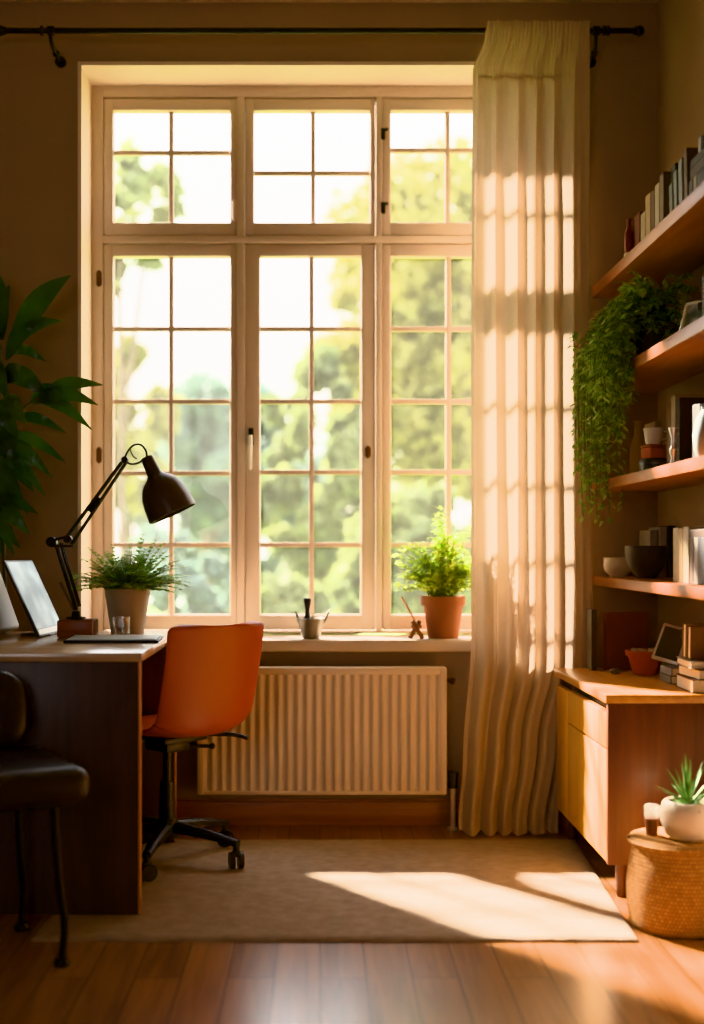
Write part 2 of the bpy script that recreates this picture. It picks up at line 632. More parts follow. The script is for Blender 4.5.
XL = [(25, 486), (38, 484), (75, 472), (400, 471), (640, 471), (760, 463), (832, 458)]
XR = [(25, 588), (300, 590), (660, 592), (740, 572), (832, 557)]


def curtain_pt(u, v):
    py = 24 + v * 806
    px = XL and interp(XL, py) * (1 - u) + interp(XR, py) * u
    n = 6.0
    head = max(0.0, 1 - v / 0.035)
    ph = u + 0.008 * math.sin(3 * v + 7 * u) + 0.012 * math.sin(11 * u + 1.3 * v)
    fold = math.sin(2 * PI * n * ph) + 0.35 * math.sin(2 * PI * n * 2.1 * ph + 1.2)
    amp = 0.009 + 0.009 * min(1, v / 0.25) + 0.014 * max(0, v - .55) / .45
    edge = min(1, u / 0.10)
    fine = math.sin(2 * PI * 26 * u) * 0.005 * max(0, 1 - v / 0.10)
    y = 4.535 + fold * amp * (0.25 + 0.75 * edge) * (1 - head * .5) + fine
    y += 0.022 * min(1, v / 0.2) + .028 * max(0, (u - .7) / .3) * max(0, min(1, (v - .7) / .1))
    if v < 0.05:
        y = min(y, 4.542)
    x = (px - 320) / 274 + 0.010 * math.cos(2 * PI * n * ph) * min(1, v / .2) * (1 if 0.02 < u < .98 else 0)
    z = 1.04 - (py - 548) / 274
    if v > 0.96:
        k_ = (v - .96) / .04
        y -= 0.03 * k_ * k_
        z += 0.006 * math.sin(2 * PI * n * ph) * k_
    return Vector((x, y, max(z, 0.006)))


cur = thing('curtain', 'long cream linen curtain gathered beside the window, hanging from the black rod', 'curtain', (0.77, 4.55, 0.01))
M_CURT = curtain_mat()
off = Vector((0.77, 4.55, 0.01))
MB().grid(lambda u, v: curtain_pt(u, v) - off, 260, 120).build('curtain_panel', M_CURT, cur, fix=False)
m = MB()
m.grid(lambda u, v: curtain_pt(0.06 + .94 * u, 0.0675 + 0.003 * v) - off + Vector((0, -.003, 0)), 200, 1)
m.build('heading_seam', M_CURT, cur, fix=False)

# ---------------------------------------------------------------- radiator
RX0, RX1, RZ0, RZ1 = -0.45, 0.465, 0.135, 0.602
t = thing('radiator', 'cream ribbed panel radiator under the window sill', 'radiator', (0, 4.60, 0))
prof = []
nfl = 25
w = (RX1 - RX0 - .05) / nfl
pts = [(RX0 + .025, -.022)]
for i in range(nfl):
    x = RX0 + .025 + i * w
    pts += [(x + w * .10, -.022), (x + w * .26, -.008), (x + w * .62, -.008), (x + w * .78, -.022)]
pts.append((RX1 - .025, -.022))
m = MB()
zz = [RZ0 + .012, RZ0 + .035, RZ1 - .05, RZ1 - .025]
rows = []
for k_, z in enumerate(zz):
    rows.append([m.bm.verts.new((x, (-.022 if k_ in (0, 3) else y), z)) for x, y in pts])
for a, b in zip(rows, rows[1:]):
    for i in range(len(pts) - 1):
        m.bm.faces.new((a[i], a[i + 1], b[i + 1], b[i]))
m.build('ribbed_panel', M_RAD, t, sharp=1.2)
m = MB().box(RX0, RX0 + .026, -.026, .04, RZ0, RZ1, .006).box(RX1 - .026, RX1, -.026, .04, RZ0, RZ1, .006)
m.box(RX0 + .02, RX1 - .02, -.024, .04, RZ1 - .028, RZ1, .006).box(RX0 + .02, RX1 - .02, -.024, .04, RZ0, RZ0 + .016, .004)
m.box(RX0 + .02, RX1 - .02, .02, .035, RZ0 + .01, RZ1 - .02)
m.build('casing', M_RAD, t)
for x in (-.3, .3):
    MB().box(x - .02, x + .02, .036, .0995, .2, .5).build('wall_bracket', M_RAD, t)
MB().cyl((RX1 - .002, .005, .555), (RX1 + .018, .005, .553), .008).cyl((RX1 + .016, .005, .553), (RX1 + .030, .0, .548), .012).build('bleed_valve', M_BRASS, t)
MB().cyl((RX1 + .025, .012, .155), (RX1 + .025, .012, .215), .017, .02).cyl((RX1 - .004, .012, .17), (RX1 + .02, .012, .17), .009).build('thermostat_valve', M_BLACKP, t)
MB().cyl((RX1 + .025, .012, .0), (RX1 + .025, .012, .158), .0095).cyl((RX1 + .025, .012, .0), (RX1 + .025, .012, .008), .02).build('pipe', M_RAD, t)

# ---------------------------------------------------------------- rug
cor = [(-.765, 3.30), (.842, 3.292), (.905, 4.42), (-.72, 4.42)]


def rug_pt(u, v):
    a = Vector(cor[0]).lerp(Vector(cor[1]), u)
    b = Vector(cor[3]).lerp(Vector(cor[2]), u)
    p = a.lerp(b, v)
    e = min(u, 1 - u) * 1.64, min(v, 1 - v) * 1.12
    d = min(e)
    z = 0.012 * min(1, (d / .014)) ** .5 if d > 0 else 0.0
    wob = .003 * math.sin(60 * u) * (1 if v in (0, 1) else 0)
    return Vector((p.x, p.y + wob, 0.0006 + z + .0008 * math.sin(23 * u + 5 * v) * (1 if d > .02 else 0)))


m = MB()
us = sorted(set([0, .002, .005, .009, 1, .998, .995, .991] + [i / 60 for i in range(61)]))
vs = sorted(set([0, .003, .007, .013, 1, .997, .993, .987] + [i / 40 for i in range(41)]))
vv = [[m.bm.verts.new(rug_pt(u, v)) for u in us] for v in vs]
for a, b in zip(vv, vv[1:]):
    for i in range(len(us) - 1):
        m.bm.faces.new((a[i], a[i + 1], b[i + 1], b[i]))
tag(m.build('area_rug', M_RUG), 'beige wool area rug on the wooden floor, under desk and office chair', 'rug')

# ---------------------------------------------------------------- desk
t = thing('desk', 'wooden desk with pale top and solid panel sides, under the window', 'desk', (0, 0, .0135))
DX1 = -.497
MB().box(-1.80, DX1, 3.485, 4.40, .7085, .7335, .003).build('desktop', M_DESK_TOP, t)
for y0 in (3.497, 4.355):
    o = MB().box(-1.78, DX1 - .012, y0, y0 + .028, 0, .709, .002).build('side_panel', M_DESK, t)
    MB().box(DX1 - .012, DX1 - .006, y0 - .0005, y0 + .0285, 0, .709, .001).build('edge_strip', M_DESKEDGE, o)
MB().box(-1.78, -1.755, 3.527, 4.353, .05, .709).build('back_panel', M_DESK, t)

# ---------------------------------------------------------------- office chair
CHX, CHY, CHA = -.502, 4.11, R(46)
ch = thing('office_chair', 'orange plastic shell swivel chair on black wheeled base at the desk', 'chair', (CHX, CHY, .0135), CHA)
SP = spline([(.215, .425, 0), (.205, .445, 0), (.12, .442, 0), (.0, .432, 0), (-.13, .428, 0), (-.200, .438, 0), (-.232, .485, 0), (-.252, .60, 0), (-.268, .70, 0), (-.277, .765, 0), (-.279, .785, 0)], 5)


def shell_pt(u, v):
    f = v * (len(SP) - 1)
    i = min(int(f), len(SP) - 2)
    p = SP[i].lerp(SP[i + 1], f - i)
    q = (SP[i + 1] - SP[i]).normalized()
    n = Vector((-q.y, q.x))            # towards the sitter is +y / +z
    if n.x + n.y < 0:
        n = -n
    s = 2 * u - 1
    hw = 0.198
    end = min(v, 1 - v) / .085
    if end < 1:
        hw *= (1 - (1 - end) ** 2.2 * .27)
    mid = math.exp(-((v - .52) / .16) ** 2)
    wrap = (.030 if v > .5 else .030 * max(0.0, v - .3) / .2 + .004) * abs(s) ** 2.5 + .02 * mid * abs(s) ** 4
    return Vector((s * hw, p.x + n.x * wrap, p.y + n.y * wrap))


m = MB()
m.grid(shell_pt, 28, 60)
sh = m.build('shell', M_ORANGE, ch)
md = sh.modifiers.new('thick', 'SOLIDIFY')
md.thickness = .009
md.offset = 0
md = sh.modifiers.new('round', 'BEVEL')
md.width = .003
md.segments = 2
m = MB().box(-.09, .09, -.10, .11, .398, .418, .006).box(-.05, .05, -.06, .06, .362, .400, .01)
m.build('tilt_mechanism', M_BLACKP, ch)
m = MB()
m.tube(spline([(.03, .05, .400), (.10, .0, .404), (.20, -.10, .402), (.235, -.135, .388)], 5), .010, 10, .006)
m.tube(spline([(-.03, .0, .400), (-.12, .02, .404), (-.21, .04, .392)], 5), .010, 10, .006)
m.build('seat_support', M_BLACKP, ch)
m = MB().tube([(.02, -.02, .375), (.09, -.06, .372), (.125, -.08, .37)], .006, 8).ball((.125, -.08, .37), .011)
m.build('height_lever', M_BLACKP, ch)
m = MB().cyl((0, 0, .10), (0, 0, .26), .027, .024, 20).cyl((0, 0, .25), (0, 0, .37), .015, .015, 16)
m.build('gas_column', M_BLACKP, ch)
MB().lathe([(0, .075), (.036, .075), (.042, .09), (.038, .125), (.028, .14), (0, .14)], 24).build('hub', M_BLACKP, ch)
for k_ in range(5):
    a = R(-97 + 72 * k_) - CHA
    d = Vector((math.cos(a), math.sin(a), 0))
    s = Vector((-d.y, d.x, 0))
    m = MB()
    rows = []
    for f in (0, .25, .5, .75, 1):
        p = d * (.03 + .235 * f) + Vector((0, 0, .112 - .030 * f ** 1.6))
        hw = .022 - .008 * f
        hh = .016 - .006 * f
        rows.append([m.bm.verts.new(p + s * (hw * cx) + Vector((0, 0, hh * cz))) for cx, cz in ((-1, -1), (1, -1), (1, .4), (.5, 1), (-.5, 1), (-1, .4))])
    for a_, b_ in zip(rows, rows[1:]):
        for i in range(6):
            m.bm.faces.new((a_[i], a_[(i + 1) % 6], b_[(i + 1) % 6], b_[i]))
    m.bm.faces.new(rows[0])
    m.bm.faces.new(rows[-1][::-1])
    m.build('base_arm', M_BLACKP, ch)
    c = d * .258
    fork = MB().cyl((c.x, c.y, .055), (c.x, c.y, .082), .011).box(-.012, .012, -.016, .016, .04, .058, .004, M=Matrix.Translation(c) @ Matrix.Rotation(a + .7, 4, 'Z')).build('caster', M_BLACKP, ch)
    ax = Vector((math.cos(a + .7), math.sin(a + .7), 0))
    for sgn in (-1, 1):
        MB().cyl(c + ax * sgn * .007 + Vector((0, 0, .028)), c + ax * sgn * .022 + Vector((0, 0, .028)), .028, .026, 22).build('wheel', M_BLACKP, fork)

# ---------------------------------------------------------------- leather chair in the foreground
lc = thing('side_chair', 'dark leather padded side chair with black metal legs, in front of the desk', 'chair', (-.875, 3.175, 0), R(30))
o = MB().box(-.235, .235, -.225, .225, .405, .500, .042, 5).build('seat', M_LEATHER, lc)
MB().tube([(x, y, .45) for x, y in ((-.236, -.16), (-.236, .16))], .004, 6).build('piping', M_LEATHER, o)
m = MB()


tb = bmesh.new()
bmesh.ops.create_icosphere(tb, subdivisions=4, radius=1.0)
for v in tb.verts:
    c = [math.copysign(abs(q) ** e, q) for q, e in zip(v.co, (.55, .7, .6))]
    v.co = Vector((c[0] * .158, c[1] * .045 + .03 * c[0] * c[0] * -1, c[2] * .112))
m._merge(tb, Matrix.Translation((.02, .195, .60)) @ Matrix.Rotation(R(-10), 4, 'X'))
m.build('backrest', M_LEATHER, lc)
for s in (-1, 1):
    MB().tube(spline([(s * .09, .18, .40), (s * .09, .214, .46), (s * .09, .200, .54), (s * .09, .193, .62)], 5), .010, 10).build('back_support', M_BLACKM, lc)
for sx, sy in ((1, -1), (-1, -1), (1, 1), (-1, 1)):
    lg = MB().tube(spline([(sx * .155, sy * .155, .40), (sx * .158, sy * .158, .30), (sx * .168, sy * .168, .17), (sx * .175, sy * .175, .11), (sx * .170, sy * .170, .012)], 6), .0105, 12, .0095).build('leg', M_BLACKM, lc)
    MB().lathe([(0, 0), (.02, 0), (.022, .006), (.016, .018), (.0, .02)], 18, Matrix.Translation((sx * .17, sy * .17, 0))).build('foot', M_BLACKP, lg)
m = MB().box(-.17, .17, -.17, .17, .394, .408, .004)
m.build('seat_frame', M_BLACKM, lc)

DZ = .7470     # desk surface
# ---------------------------------------------------------------- desk lamp
LY = 4.12


def lp(px, py, dy=0.0):
    return P(px, py, LY) + Vector((0, dy, 0)) - Vector((P(79, 637, LY).x, LY, DZ))


LB = Vector((P(79, 637, LY).x, LY, DZ))
lamp = thing('desk_lamp', 'black jointed arm desk lamp with bell shade on a wooden block, on the desk', 'lamp', LB)
M_BLOCK = wood('lamp_block_wood', (92, 42, 22), (130, 66, 36), 'x', 0.45)
M_SHADE = mat('bronze_black_lamp_shade', (66, 54, 47), 0.4, 0.1, 12, metal=0.3)
MB().box(-.062, .055, -.055, .055, .0005, .058, .006).build('base', M_BLOCK, lamp)
MB().cyl((-.01, 0, .057), (-.01, 0, .085), .018, .012).cyl((-.01, 0, .06), (-.01, 0, .066), .032).build('swivel', M_BLACKM, lamp)
j0 = lp(76, 610)
j1 = lp(52, 542)
j1b = lp(67, 539)
j2 = lp(126, 460)
m = MB()
for dy in (-.012, .012):
    m.cyl(j0 + Vector((.0, dy, 0)), lp(55, 541, dy), .0042)
    m.cyl(j0 + Vector((.012, dy, .012)), lp(61, 543, dy), .0035)
m.build('lower_arm', M_BLACKM, lamp)
m = MB()
sp_pts = []
for i in range(60):
    f = i / 59
    c = lp(60, 582).lerp(lp(74, 610), f)
    sp_pts.append(c + Vector((.006 * math.cos(i * 1.6), .006 * math.sin(i * 1.6), 0)))
m.tube(sp_pts, .0012, 5)
m.build('spring', M_BLACKM, lamp)
m = MB()
m.cyl(lp(52, 542, -.018), lp(52, 542, .018), .017).cyl(lp(68, 539, -.016), lp(68, 539, .016), .013)
for dy in (-.013, .013):
    m.tube([lp(50, 541, dy), lp(70, 536, dy), lp(72, 546, dy), lp(52, 546, dy)], .004, 6)
m.build('elbow_joint', M_BLACKM, lamp)
m = MB()
for dy in (-.011, .011):
    m.cyl(lp(66, 538, dy), lp(122, 462, dy), .0042)
    m.cyl(lp(72, 544, dy), lp(127, 461, dy), .0038)
m.cyl(lp(90, 512, 0), lp(100, 498, 0), .008)
m.build('upper_arm', M_BLACKM, lamp)
m = MB()
m.cyl(lp(125, 460, -.015), lp(125, 460, .015), .011)
m.tube(spline([lp(124, 460), lp(128, 451), lp(134, 445), lp(141, 445), lp(146, 451), lp(147, 458)], 6), .0032, 8)
m.tube(spline([lp(125, 461), lp(131, 464), lp(138, 463), lp(143, 460)], 6), .0032, 8)
m.tube(spline([lp(130, 449), lp(133, 456), lp(137, 459)], 4), .002, 6)
m.build('head_yoke', M_BLACKM, lamp)
p0 = lp(146.5, 457)
ax = (lp(173, 514) - p0).normalized()
q = Vector((0, 0, 1)).rotation_difference(ax).to_matrix().to_4x4()
prof = [(0, 0), (.018, 0), (.021, .004), (.0225, .03), (.0245, .062), (.034, .073), (.050, .085), (.064, .103), (.074, .128), (.080, .16), (.083, .197), (.0835, .207)]
inner = [(r - .003, z) for r, z in prof[::-1] if r > .02] + [(0, .012)]
m = MB().lathe(prof + inner, 40, Matrix.Translation(p0) @ q)
m.build('lamp_shade', M_SHADE, lamp)
MB().ball(p0 + ax * .13, .026).cyl(p0 + ax * .02, p0 + ax * .11, .014).build('bulb', mat('frosted_bulb', (225, 218, 200), .3), lamp)

# ---------------------------------------------------------------- screen, binder, notebook, tumbler on the desk
M_SCR = screen_mat()
sc0 = Vector((-.902, 4.215, DZ))
scr = thing('computer_screen', 'flat screen showing a pale blue window, propped on the desk beside the lamp', 'screen', sc0, R(86))
TM = Matrix.Translation((0, 0, .004)) @ Matrix.Rotation(R(-25), 4, 'X')
MB().box(-.15, .15, 0, .010, .000, .275, .004, M=TM).build('screen_housing', M_BLACKP, scr)
MB().box(-.142, .142, -.0012, .0005, .026, .267, M=TM).build('display', M_SCR, scr)
MB().box(-.142, .142, -.0016, .0004, .006, .024, M=TM).build('lower_bezel', mat('silver_grey', (168, 164, 158), .35, metal=.5), scr)
MB().box(-.012, .012, .012, .014, .02, .19, M=TM).box(-.03, .03, .0, .10, .0, .006, .002).build('stand', M_BLACKP, scr)

nb = thing('notebook', 'thin pale notebook with dark cover lying flat on the desk top', 'notebook', (-.648, 3.945, DZ), R(3))
MB().box(-.145, .145, -.105, .105, .0, .009, .003).build('cover', mat('dark_cover', (30, 34, 38), .45), nb)
MB().box(-.137, .137, -.098, .098, .009, .0125, .001).build('top_sheet', mat('pale_sheet', (188, 196, 198), .4), nb)

tg = thing('glass_tumbler', 'small clear glass tumbler on the desk in front of the fern pot', 'glass', P(121, 636, 4.17).to_2d().to_3d() * 1)
tg.location = (P(121, 636, 4.17).x, 4.175, DZ + .001)
M_CLEAR = glass_mat('clear_tumbler', 0.02, 0.18)
MB().lathe([(0, .006), (.026, .006), (.029, .062), (.032, .062), (.029, 0), (0, 0)], 28).build('tumbler_wall', M_CLEAR, tg)
MB().lathe([(0, .0065), (.0255, .0065), (.027, .03), (0, .03)], 28).build('water', glass_mat('still_water', 0.0, 0.12), tg)

TB = Matrix.Rotation(R(-20), 4, 'X')
bd = thing('binder', 'white binder with black edge standing behind the screen on the desk', 'binder', (-1.035, 4.19, DZ + .02), R(86))
MB().box(-.115, .115, .003, .045, .0, .24, .012, 4, M=TB).build('binder_body', mat('white_binder', (196, 184, 166), .5), bd)
MB().box(-.12, .12, .045, .049, .0, .245, .001, M=TB).build('binder_cover', M_BLACKP, bd)
b2 = thing('binder', 'black binder leaning just left of the white binder on the desk', 'binder', (-1.095, 4.19, DZ + .02), R(86))
MB().box(-.115, .115, .003, .05, .0, .25, .006, 3, M=TB).build('binder_body', M_BLACKP, b2)
MB().box(-.05, .05, .0015, .0032, .16, .20, M=TB).build('spine_label', mat('grey_tab', (120, 114, 106), .6), b2)


# ---------------------------------------------------------------- plants
def pot_prof(rb, rt, h, rim=.0, rimh=.0, th=.006):
    if rim:
        p = [(0, 0), (rb, 0), (rb + (rt - rb) * .9 - .001, h - rimh), (rt + rim, h - rimh), (rt + rim * 1.2, h), (rt - th + rim * .5, h), (rt - th, h - .03), (0, h - .03)]
    else:
        p = [(0, 0), (rb, 0), (rt, h), (rt - th, h), (rt - th * 1.5, h - .025), (0, h - .025)]
    return p


M_GREYPOT = mat('taupe_pot', (176, 156, 138), .6, .06, 10)
M_STEM = mat('green_stem', (78, 92, 42), .6)
M_BARK = mat('brown_bark', (84, 62, 42), .9, .3, 30, .4, 60)

# fern on the desk
fx, fy = P(128, 630, 4.30).x, 4.29
fe = thing('potted_fern', 'green fern in a taupe pot on the desk in front of the window', 'potted plant', (fx, fy, DZ))
MB().lathe(pot_prof(.056, .079, .155), 36).lathe([(.0735, .128), (.0765, .128), (.0775, .138), (.0745, .138)], 36).build('pot', M_GREYPOT, fe)
MB().lathe([(0, .135), (.070, .132)], 24).build('soil', M_SOIL, fe)
M_FERN = leaf_mat('fern_leaf', (122, 158, 80), (176, 200, 116), .45)
m = MB()
ms = MB()
rnd = random.Random(3)
for i in range(135):
    a = rnd.uniform(0, 2 * PI)
    el = rnd.uniform(.5, 1.5)
    ln = rnd.uniform(.12, .205) * (1 if el < .9 else 1.0)
    d = Vector((math.cos(a) * math.cos(el), math.sin(a) * math.cos(el) * .85, math.sin(el)))
    p = Vector((math.cos(a) * .03, math.sin(a) * .03, .135))
    pts = [p.copy()]
    n = 13
    for k_ in range(n):
        d = (d + Vector((0, 0, -.075))).normalized()
        p = p + d * ln / n
        pts.append(p.copy())
    ms.tube(pts[::3] + [pts[-1]], .0011, 4, .0005)
    for k_ in range(2, n + 1):
        f = k_ / n
        dd = (pts[k_] - pts[k_ - 1]).normalized()
        sd = dd.cross(Vector((0, 0, 1))).normalized()
        L_ = .040 * (1 - f) ** .6 + .010
        for s in (-1, 1):
            m.leaf(pts[k_], sd * s + dd * .55 + Vector((0, 0, rnd.uniform(-.1, .35))), L_, .017, .3, seg=2)
m.build('foliage', M_FERN, fe, fix=False)
ms.build('frond_stems', M_STEM, fe)

# leafy plant in terracotta pot on the sill
SZ = .699
hx, hy = P(443, 640, 4.76).x, 4.755
hp = thing('potted_herb', 'bright green feathery plant in a terracotta pot on the window sill', 'potted plant', (hx, hy, SZ))
MB().lathe(pot_prof(.058, .078, .158, .006, .035), 36).build('pot', M_TERRA, hp)
MB().lathe([(0, .14), (.069, .136)], 24).build('soil', M_SOIL, hp)
M_HERB = leaf_mat('herb_leaf', (176, 200, 84), (224, 234, 134), .6)
m = MB()
ms = MB()
rnd = random.Random(11)
tips = []
for i in range(84):
    a = rnd.uniform(0, 2 * PI)
    rr = rnd.uniform(.02, .19) ** 1
    tips.append(Vector((math.cos(a) * rr - .02, math.sin(a) * rr * .55 - .02, .17 + rnd.uniform(.02, .25) * (1 - rr * 2.0))))
for k_ in range(7):
    tips.append(Vector((-.005 + rnd.uniform(-.03, .03), -.01, .50 - .022 * k_ + rnd.uniform(-.03, .03))))
    tips.append(Vector((.07 + rnd.uniform(-.03, .03), -.03, .42 - .025 * k_)))
    tips.append(Vector((-.14 + rnd.uniform(-.03, .02), -.03, .22 + rnd.uniform(-.05, .03))))
    tips.append(Vector((.05 + rnd.uniform(-.02, .04), -.05, .26 + rnd.uniform(-.05, .03))))
for tp in tips:
    b = Vector((rnd.uniform(-.035, .035), rnd.uniform(-.03, .03), .138))
    mid = b.lerp(tp, .5) + Vector((0, 0, .03))
    pts = spline([b, mid, tp], 7)
    ms.tube(pts[::2], .0014, 4, .0006)
    for k_ in range(3, len(pts)):
        for s in range(3):
            a = rnd.uniform(0, 2 * PI)
            m.leaf(pts[k_], Vector((math.cos(a), math.sin(a) * .8, rnd.uniform(-.1, .8))), rnd.uniform(.026, .046), .014, .35, seg=2)
m.build('foliage', M_HERB, hp, fix=False)
ms.build('stems', M_STEM, hp)

# tall floor plant at the left, behind the desk
PY = 4.50
bx = (-6 - 320) * PY / F
bp_ = thing('tall_potted_plant', 'tall dark green plant with long drooping leaves behind the desk at the wall', 'potted plant', (bx, 4.555, 0))
MB().lathe(pot_prof(.095, .125, .26, .005, .04), 32).build('pot', M_GREYPOT, bp_)
MB().lathe([(0, .235), (.115, .232)], 24).build('soil', M_SOIL, bp_)
M_BIG = leaf_mat('glossy_dark_leaf', (34, 58, 30), (56, 84, 40), .22, .32, 8)
bo = Vector((bx, 4.555, 0))


def bpx(px, py, Y=PY):
    return P(px, py, Y) - bo


m = MB()
rnd = random.Random(5)


def big_leaf(b, t, w, Y0=4.48, Y1=4.46, sag=0.10):
    b_, t_ = bpx(*b, Y0), bpx(*t, Y1)
    d = t_ - b_
    ln = d.length
    n = 9
    sd0 = Vector((0, -1, 0)).cross(d).normalized()
    side = (sd0 + Vector((0, rnd.uniform(-.5, .5), 0))).normalized()
    W = w * 4.5 / F
    prev = None
    for i in range(n + 1):
        f = i / n
        p = b_.lerp(t_, f) + Vector((0, -.05 * math.sin(PI * f), sag * ln * math.sin(PI * f)))
        hw = W * .5 * math.sin(PI * min(1, .03 + f ** .85 * .97)) + .0012
        nr = side.cross(d.normalized())
        ring = [m.bm.verts.new(p - side * hw + nr * hw * .25), m.bm.verts.new(p), m.bm.verts.new(p + side * hw + nr * hw * .25)]
        if prev:
            m.bm.faces.new((prev[0], prev[1], ring[1], ring[0]))
            m.bm.faces.new((prev[1], prev[2], ring[2], ring[1]))
        prev = ring


big = [((8, 352), (71, 275), 26), ((2, 340), (-6, 268), 26), ((-8, 345), (10, 285), 22), ((14, 345), (63, 321), 13), ((12, 352), (46, 362), 10), ((6, 360), (34, 330), 16),
       ((38, 398), (103, 385), 15), ((38, 398), (98, 405), 15), ((36, 400), (92, 430), 14), ((34, 400), (74, 408), 16), ((30, 402), (70, 395), 18),
       ((4, 372), (48, 396), 20), ((2, 380), (32, 372), 20), ((14, 418), (66, 433), 11), ((6, 436), (66, 463), 13), ((6, 440), (52, 478), 14), ((3, 446), (45, 496), 14),
       ((0, 450), (34, 492), 18), ((0, 430), (24, 470), 18), ((-4, 460), (28, 515), 16), ((0, 500), (38, 514), 15), ((0, 505), (30, 535), 15), ((-3, 510), (14, 556), 13), ((-5, 500), (2, 556), 15), ((-4, 470), (16, 520), 17), ((-8, 400), (20, 440), 20), ((-6, 410), (12, 470), 18),
       ((4, 395), (26, 425), 18), ((0, 425), (14, 400), 18), ((-4, 520), (20, 548), 14), ((-10, 360), (8, 400), 20)]
for i, (b, t_, w_) in enumerate(big):
    big_leaf(b, t_, w_, 4.50 + rnd.uniform(-.03, .03), 4.45 + rnd.uniform(-.08, .06))
for i in range(26):      # the side of the plant turned away from the window
    py = rnd.uniform(290, 520)
    b = (-8 + rnd.uniform(-8, 4), py)
    t_ = (b[0] - rnd.uniform(25, 85), py + rnd.uniform(-45, 45))
    big_leaf(b, t_, rnd.uniform(13, 22), 4.5 + rnd.uniform(-.03, .05), 4.47 + rnd.uniform(-.1, .1))
m.build('leaves', M_BIG, bp_, fix=False)
ms = MB()
ms.tube(spline([(0, 0, .235), bpx(-2, 640, 4.52), bpx(-8, 520, 4.51), bpx(-2, 420, 4.5), bpx(0, 345, 4.5)], 6), .012, 10, .006)
ms.tube(spline([(.02, 0, .235), bpx(6, 640, 4.50), bpx(2, 520, 4.50), bpx(-3, 450, 4.5)], 6), .009, 10, .005)
ms.tube(spline([bpx(-2, 430, 4.5), bpx(14, 415, 4.48), bpx(38, 398, 4.47)], 6), .004, 6)
ms.build('stems', mat('dark_stem', (60, 62, 34), .6), bp_)

# trailing plant on the second shelf
tx, ty, tz = 1.14, 4.24, 1.661
tp_ = thing('trailing_plant', 'bushy trailing green plant spilling down over the shelf ends', 'potted plant', (tx, ty, tz))
MB().lathe(pot_prof(.055, .075, .13, .004, .03), 32).build('pot', mat('dark_clay_pot', (70, 56, 46), .7), tp_)
MB().lathe([(0, .112), (.068, .11)], 24).build('soil', M_SOIL, tp_)
M_TRAIL = leaf_mat('trailing_leaf', (98, 134, 56), (170, 192, 112), .35, .32, 40)
m = MB()
ms = MB()
rnd = random.Random(21)
for i in range(230):
    a = rnd.uniform(0, 2 * PI)
    out = i % 3 != 0
    b = Vector((math.cos(a) * .05, math.sin(a) * .05, .11))
    if out:       # hanging strands, in front of the shelf edge
        ey = rnd.uniform(-.17, .27)
        fr_ = (ey + .17) / .44                       # 0 near the camera, 1 near the curtain
        ex = rnd.uniform(-.215, -.118) + .0 * fr_
        deep = rnd.random() ** .7
        ez = .16 - deep * (.20 + .50 * min(1, fr_ * 1.5 + .05) * (1 - .25 * max(0, fr_ - .7)))
        top = Vector((ex * .55, ey * .5, .13 + rnd.uniform(0, .12)))
        pts = spline([b, top, Vector((ex * 1.05, ey, .10 - .12 * deep)), Vector((ex + rnd.uniform(-.02, .02), ey, ez))], 7)
    else:         # the upright tuft above the pot
        e = Vector((rnd.uniform(-.17, .07), rnd.uniform(-.19, .2), rnd.uniform(.06, .29)))
        pts = spline([b, b.lerp(e, .5) + Vector((0, 0, .05)), e], 7)
    ms.tube(pts[::2] + [pts[-1]], .0013, 4)
    for k_ in range(3, len(pts)):
        for s in range(2):
            an = rnd.uniform(0, 2 * PI)
            m.leaf(pts[k_], Vector((math.cos(an), math.sin(an), rnd.uniform(-.7, .35))), rnd.uniform(.026, .046), rnd.uniform(.013, .020), .5, seg=2)
for (px, py) in ((582, 515), (597, 518), (622, 507), (590, 505), (576, 470), (607, 498)):
    e = P(px, py, 4.42) - Vector((tx, ty, tz))
    pts = spline([Vector((-.06, -.02, .12)), Vector((e.x * .8, e.y, .08)), Vector((e.x, e.y, -.15)), e], 9)
    ms.tube(pts[::2] + [pts[-1]], .0013, 4)
    for k_ in range(4, len(pts)):
        an = rnd.uniform(0, 2 * PI)
        m.leaf(pts[k_], Vector((math.cos(an), math.sin(an), -.6)), rnd.uniform(.028, .04), .015, .4, seg=2)
m.build('foliage', M_TRAIL, tp_, fix=False)
ms.build('vines', M_STEM, tp_)

# ---------------------------------------------------------------- small things on the sill
gp = thing('watering_pot', 'small grey metal pot with two pointed spouts and black knob on the sill', 'pot', (P(311, 641, 4.72).x, 4.715, SZ))
M_PEWTER = mat('dull_pewter', (134, 128, 118), .45, .1, 12, metal=.55)
MB().lathe([(0, 0), (.030, 0), (.034, .004), (.046, .055), (.052, .075), (.049, .078), (.044, .072), (0, .07)], 32).build('pot_body', M_PEWTER, gp)
for s in (-1, 1):
    MB().tube(spline([(s * .044, 0, .058), (s * .055, 0, .072), (s * .066, 0, .098), (s * .074, 0, .106)] if s > 0 else [(s * .044, 0, .062), (s * .052, 0, .085), (s * .060, 0, .102)], 5), .009, 10, .0025).build('spout', M_PEWTER, gp)
MB().lathe([(0, .070), (.016, .070), (.012, .085), (.008, .10), (.012, .125), (.016, .146), (.013, .152), (0, .153)], 20, Matrix.Translation((-.014, 0, 0))).build('knob', M_BLACKP, gp)

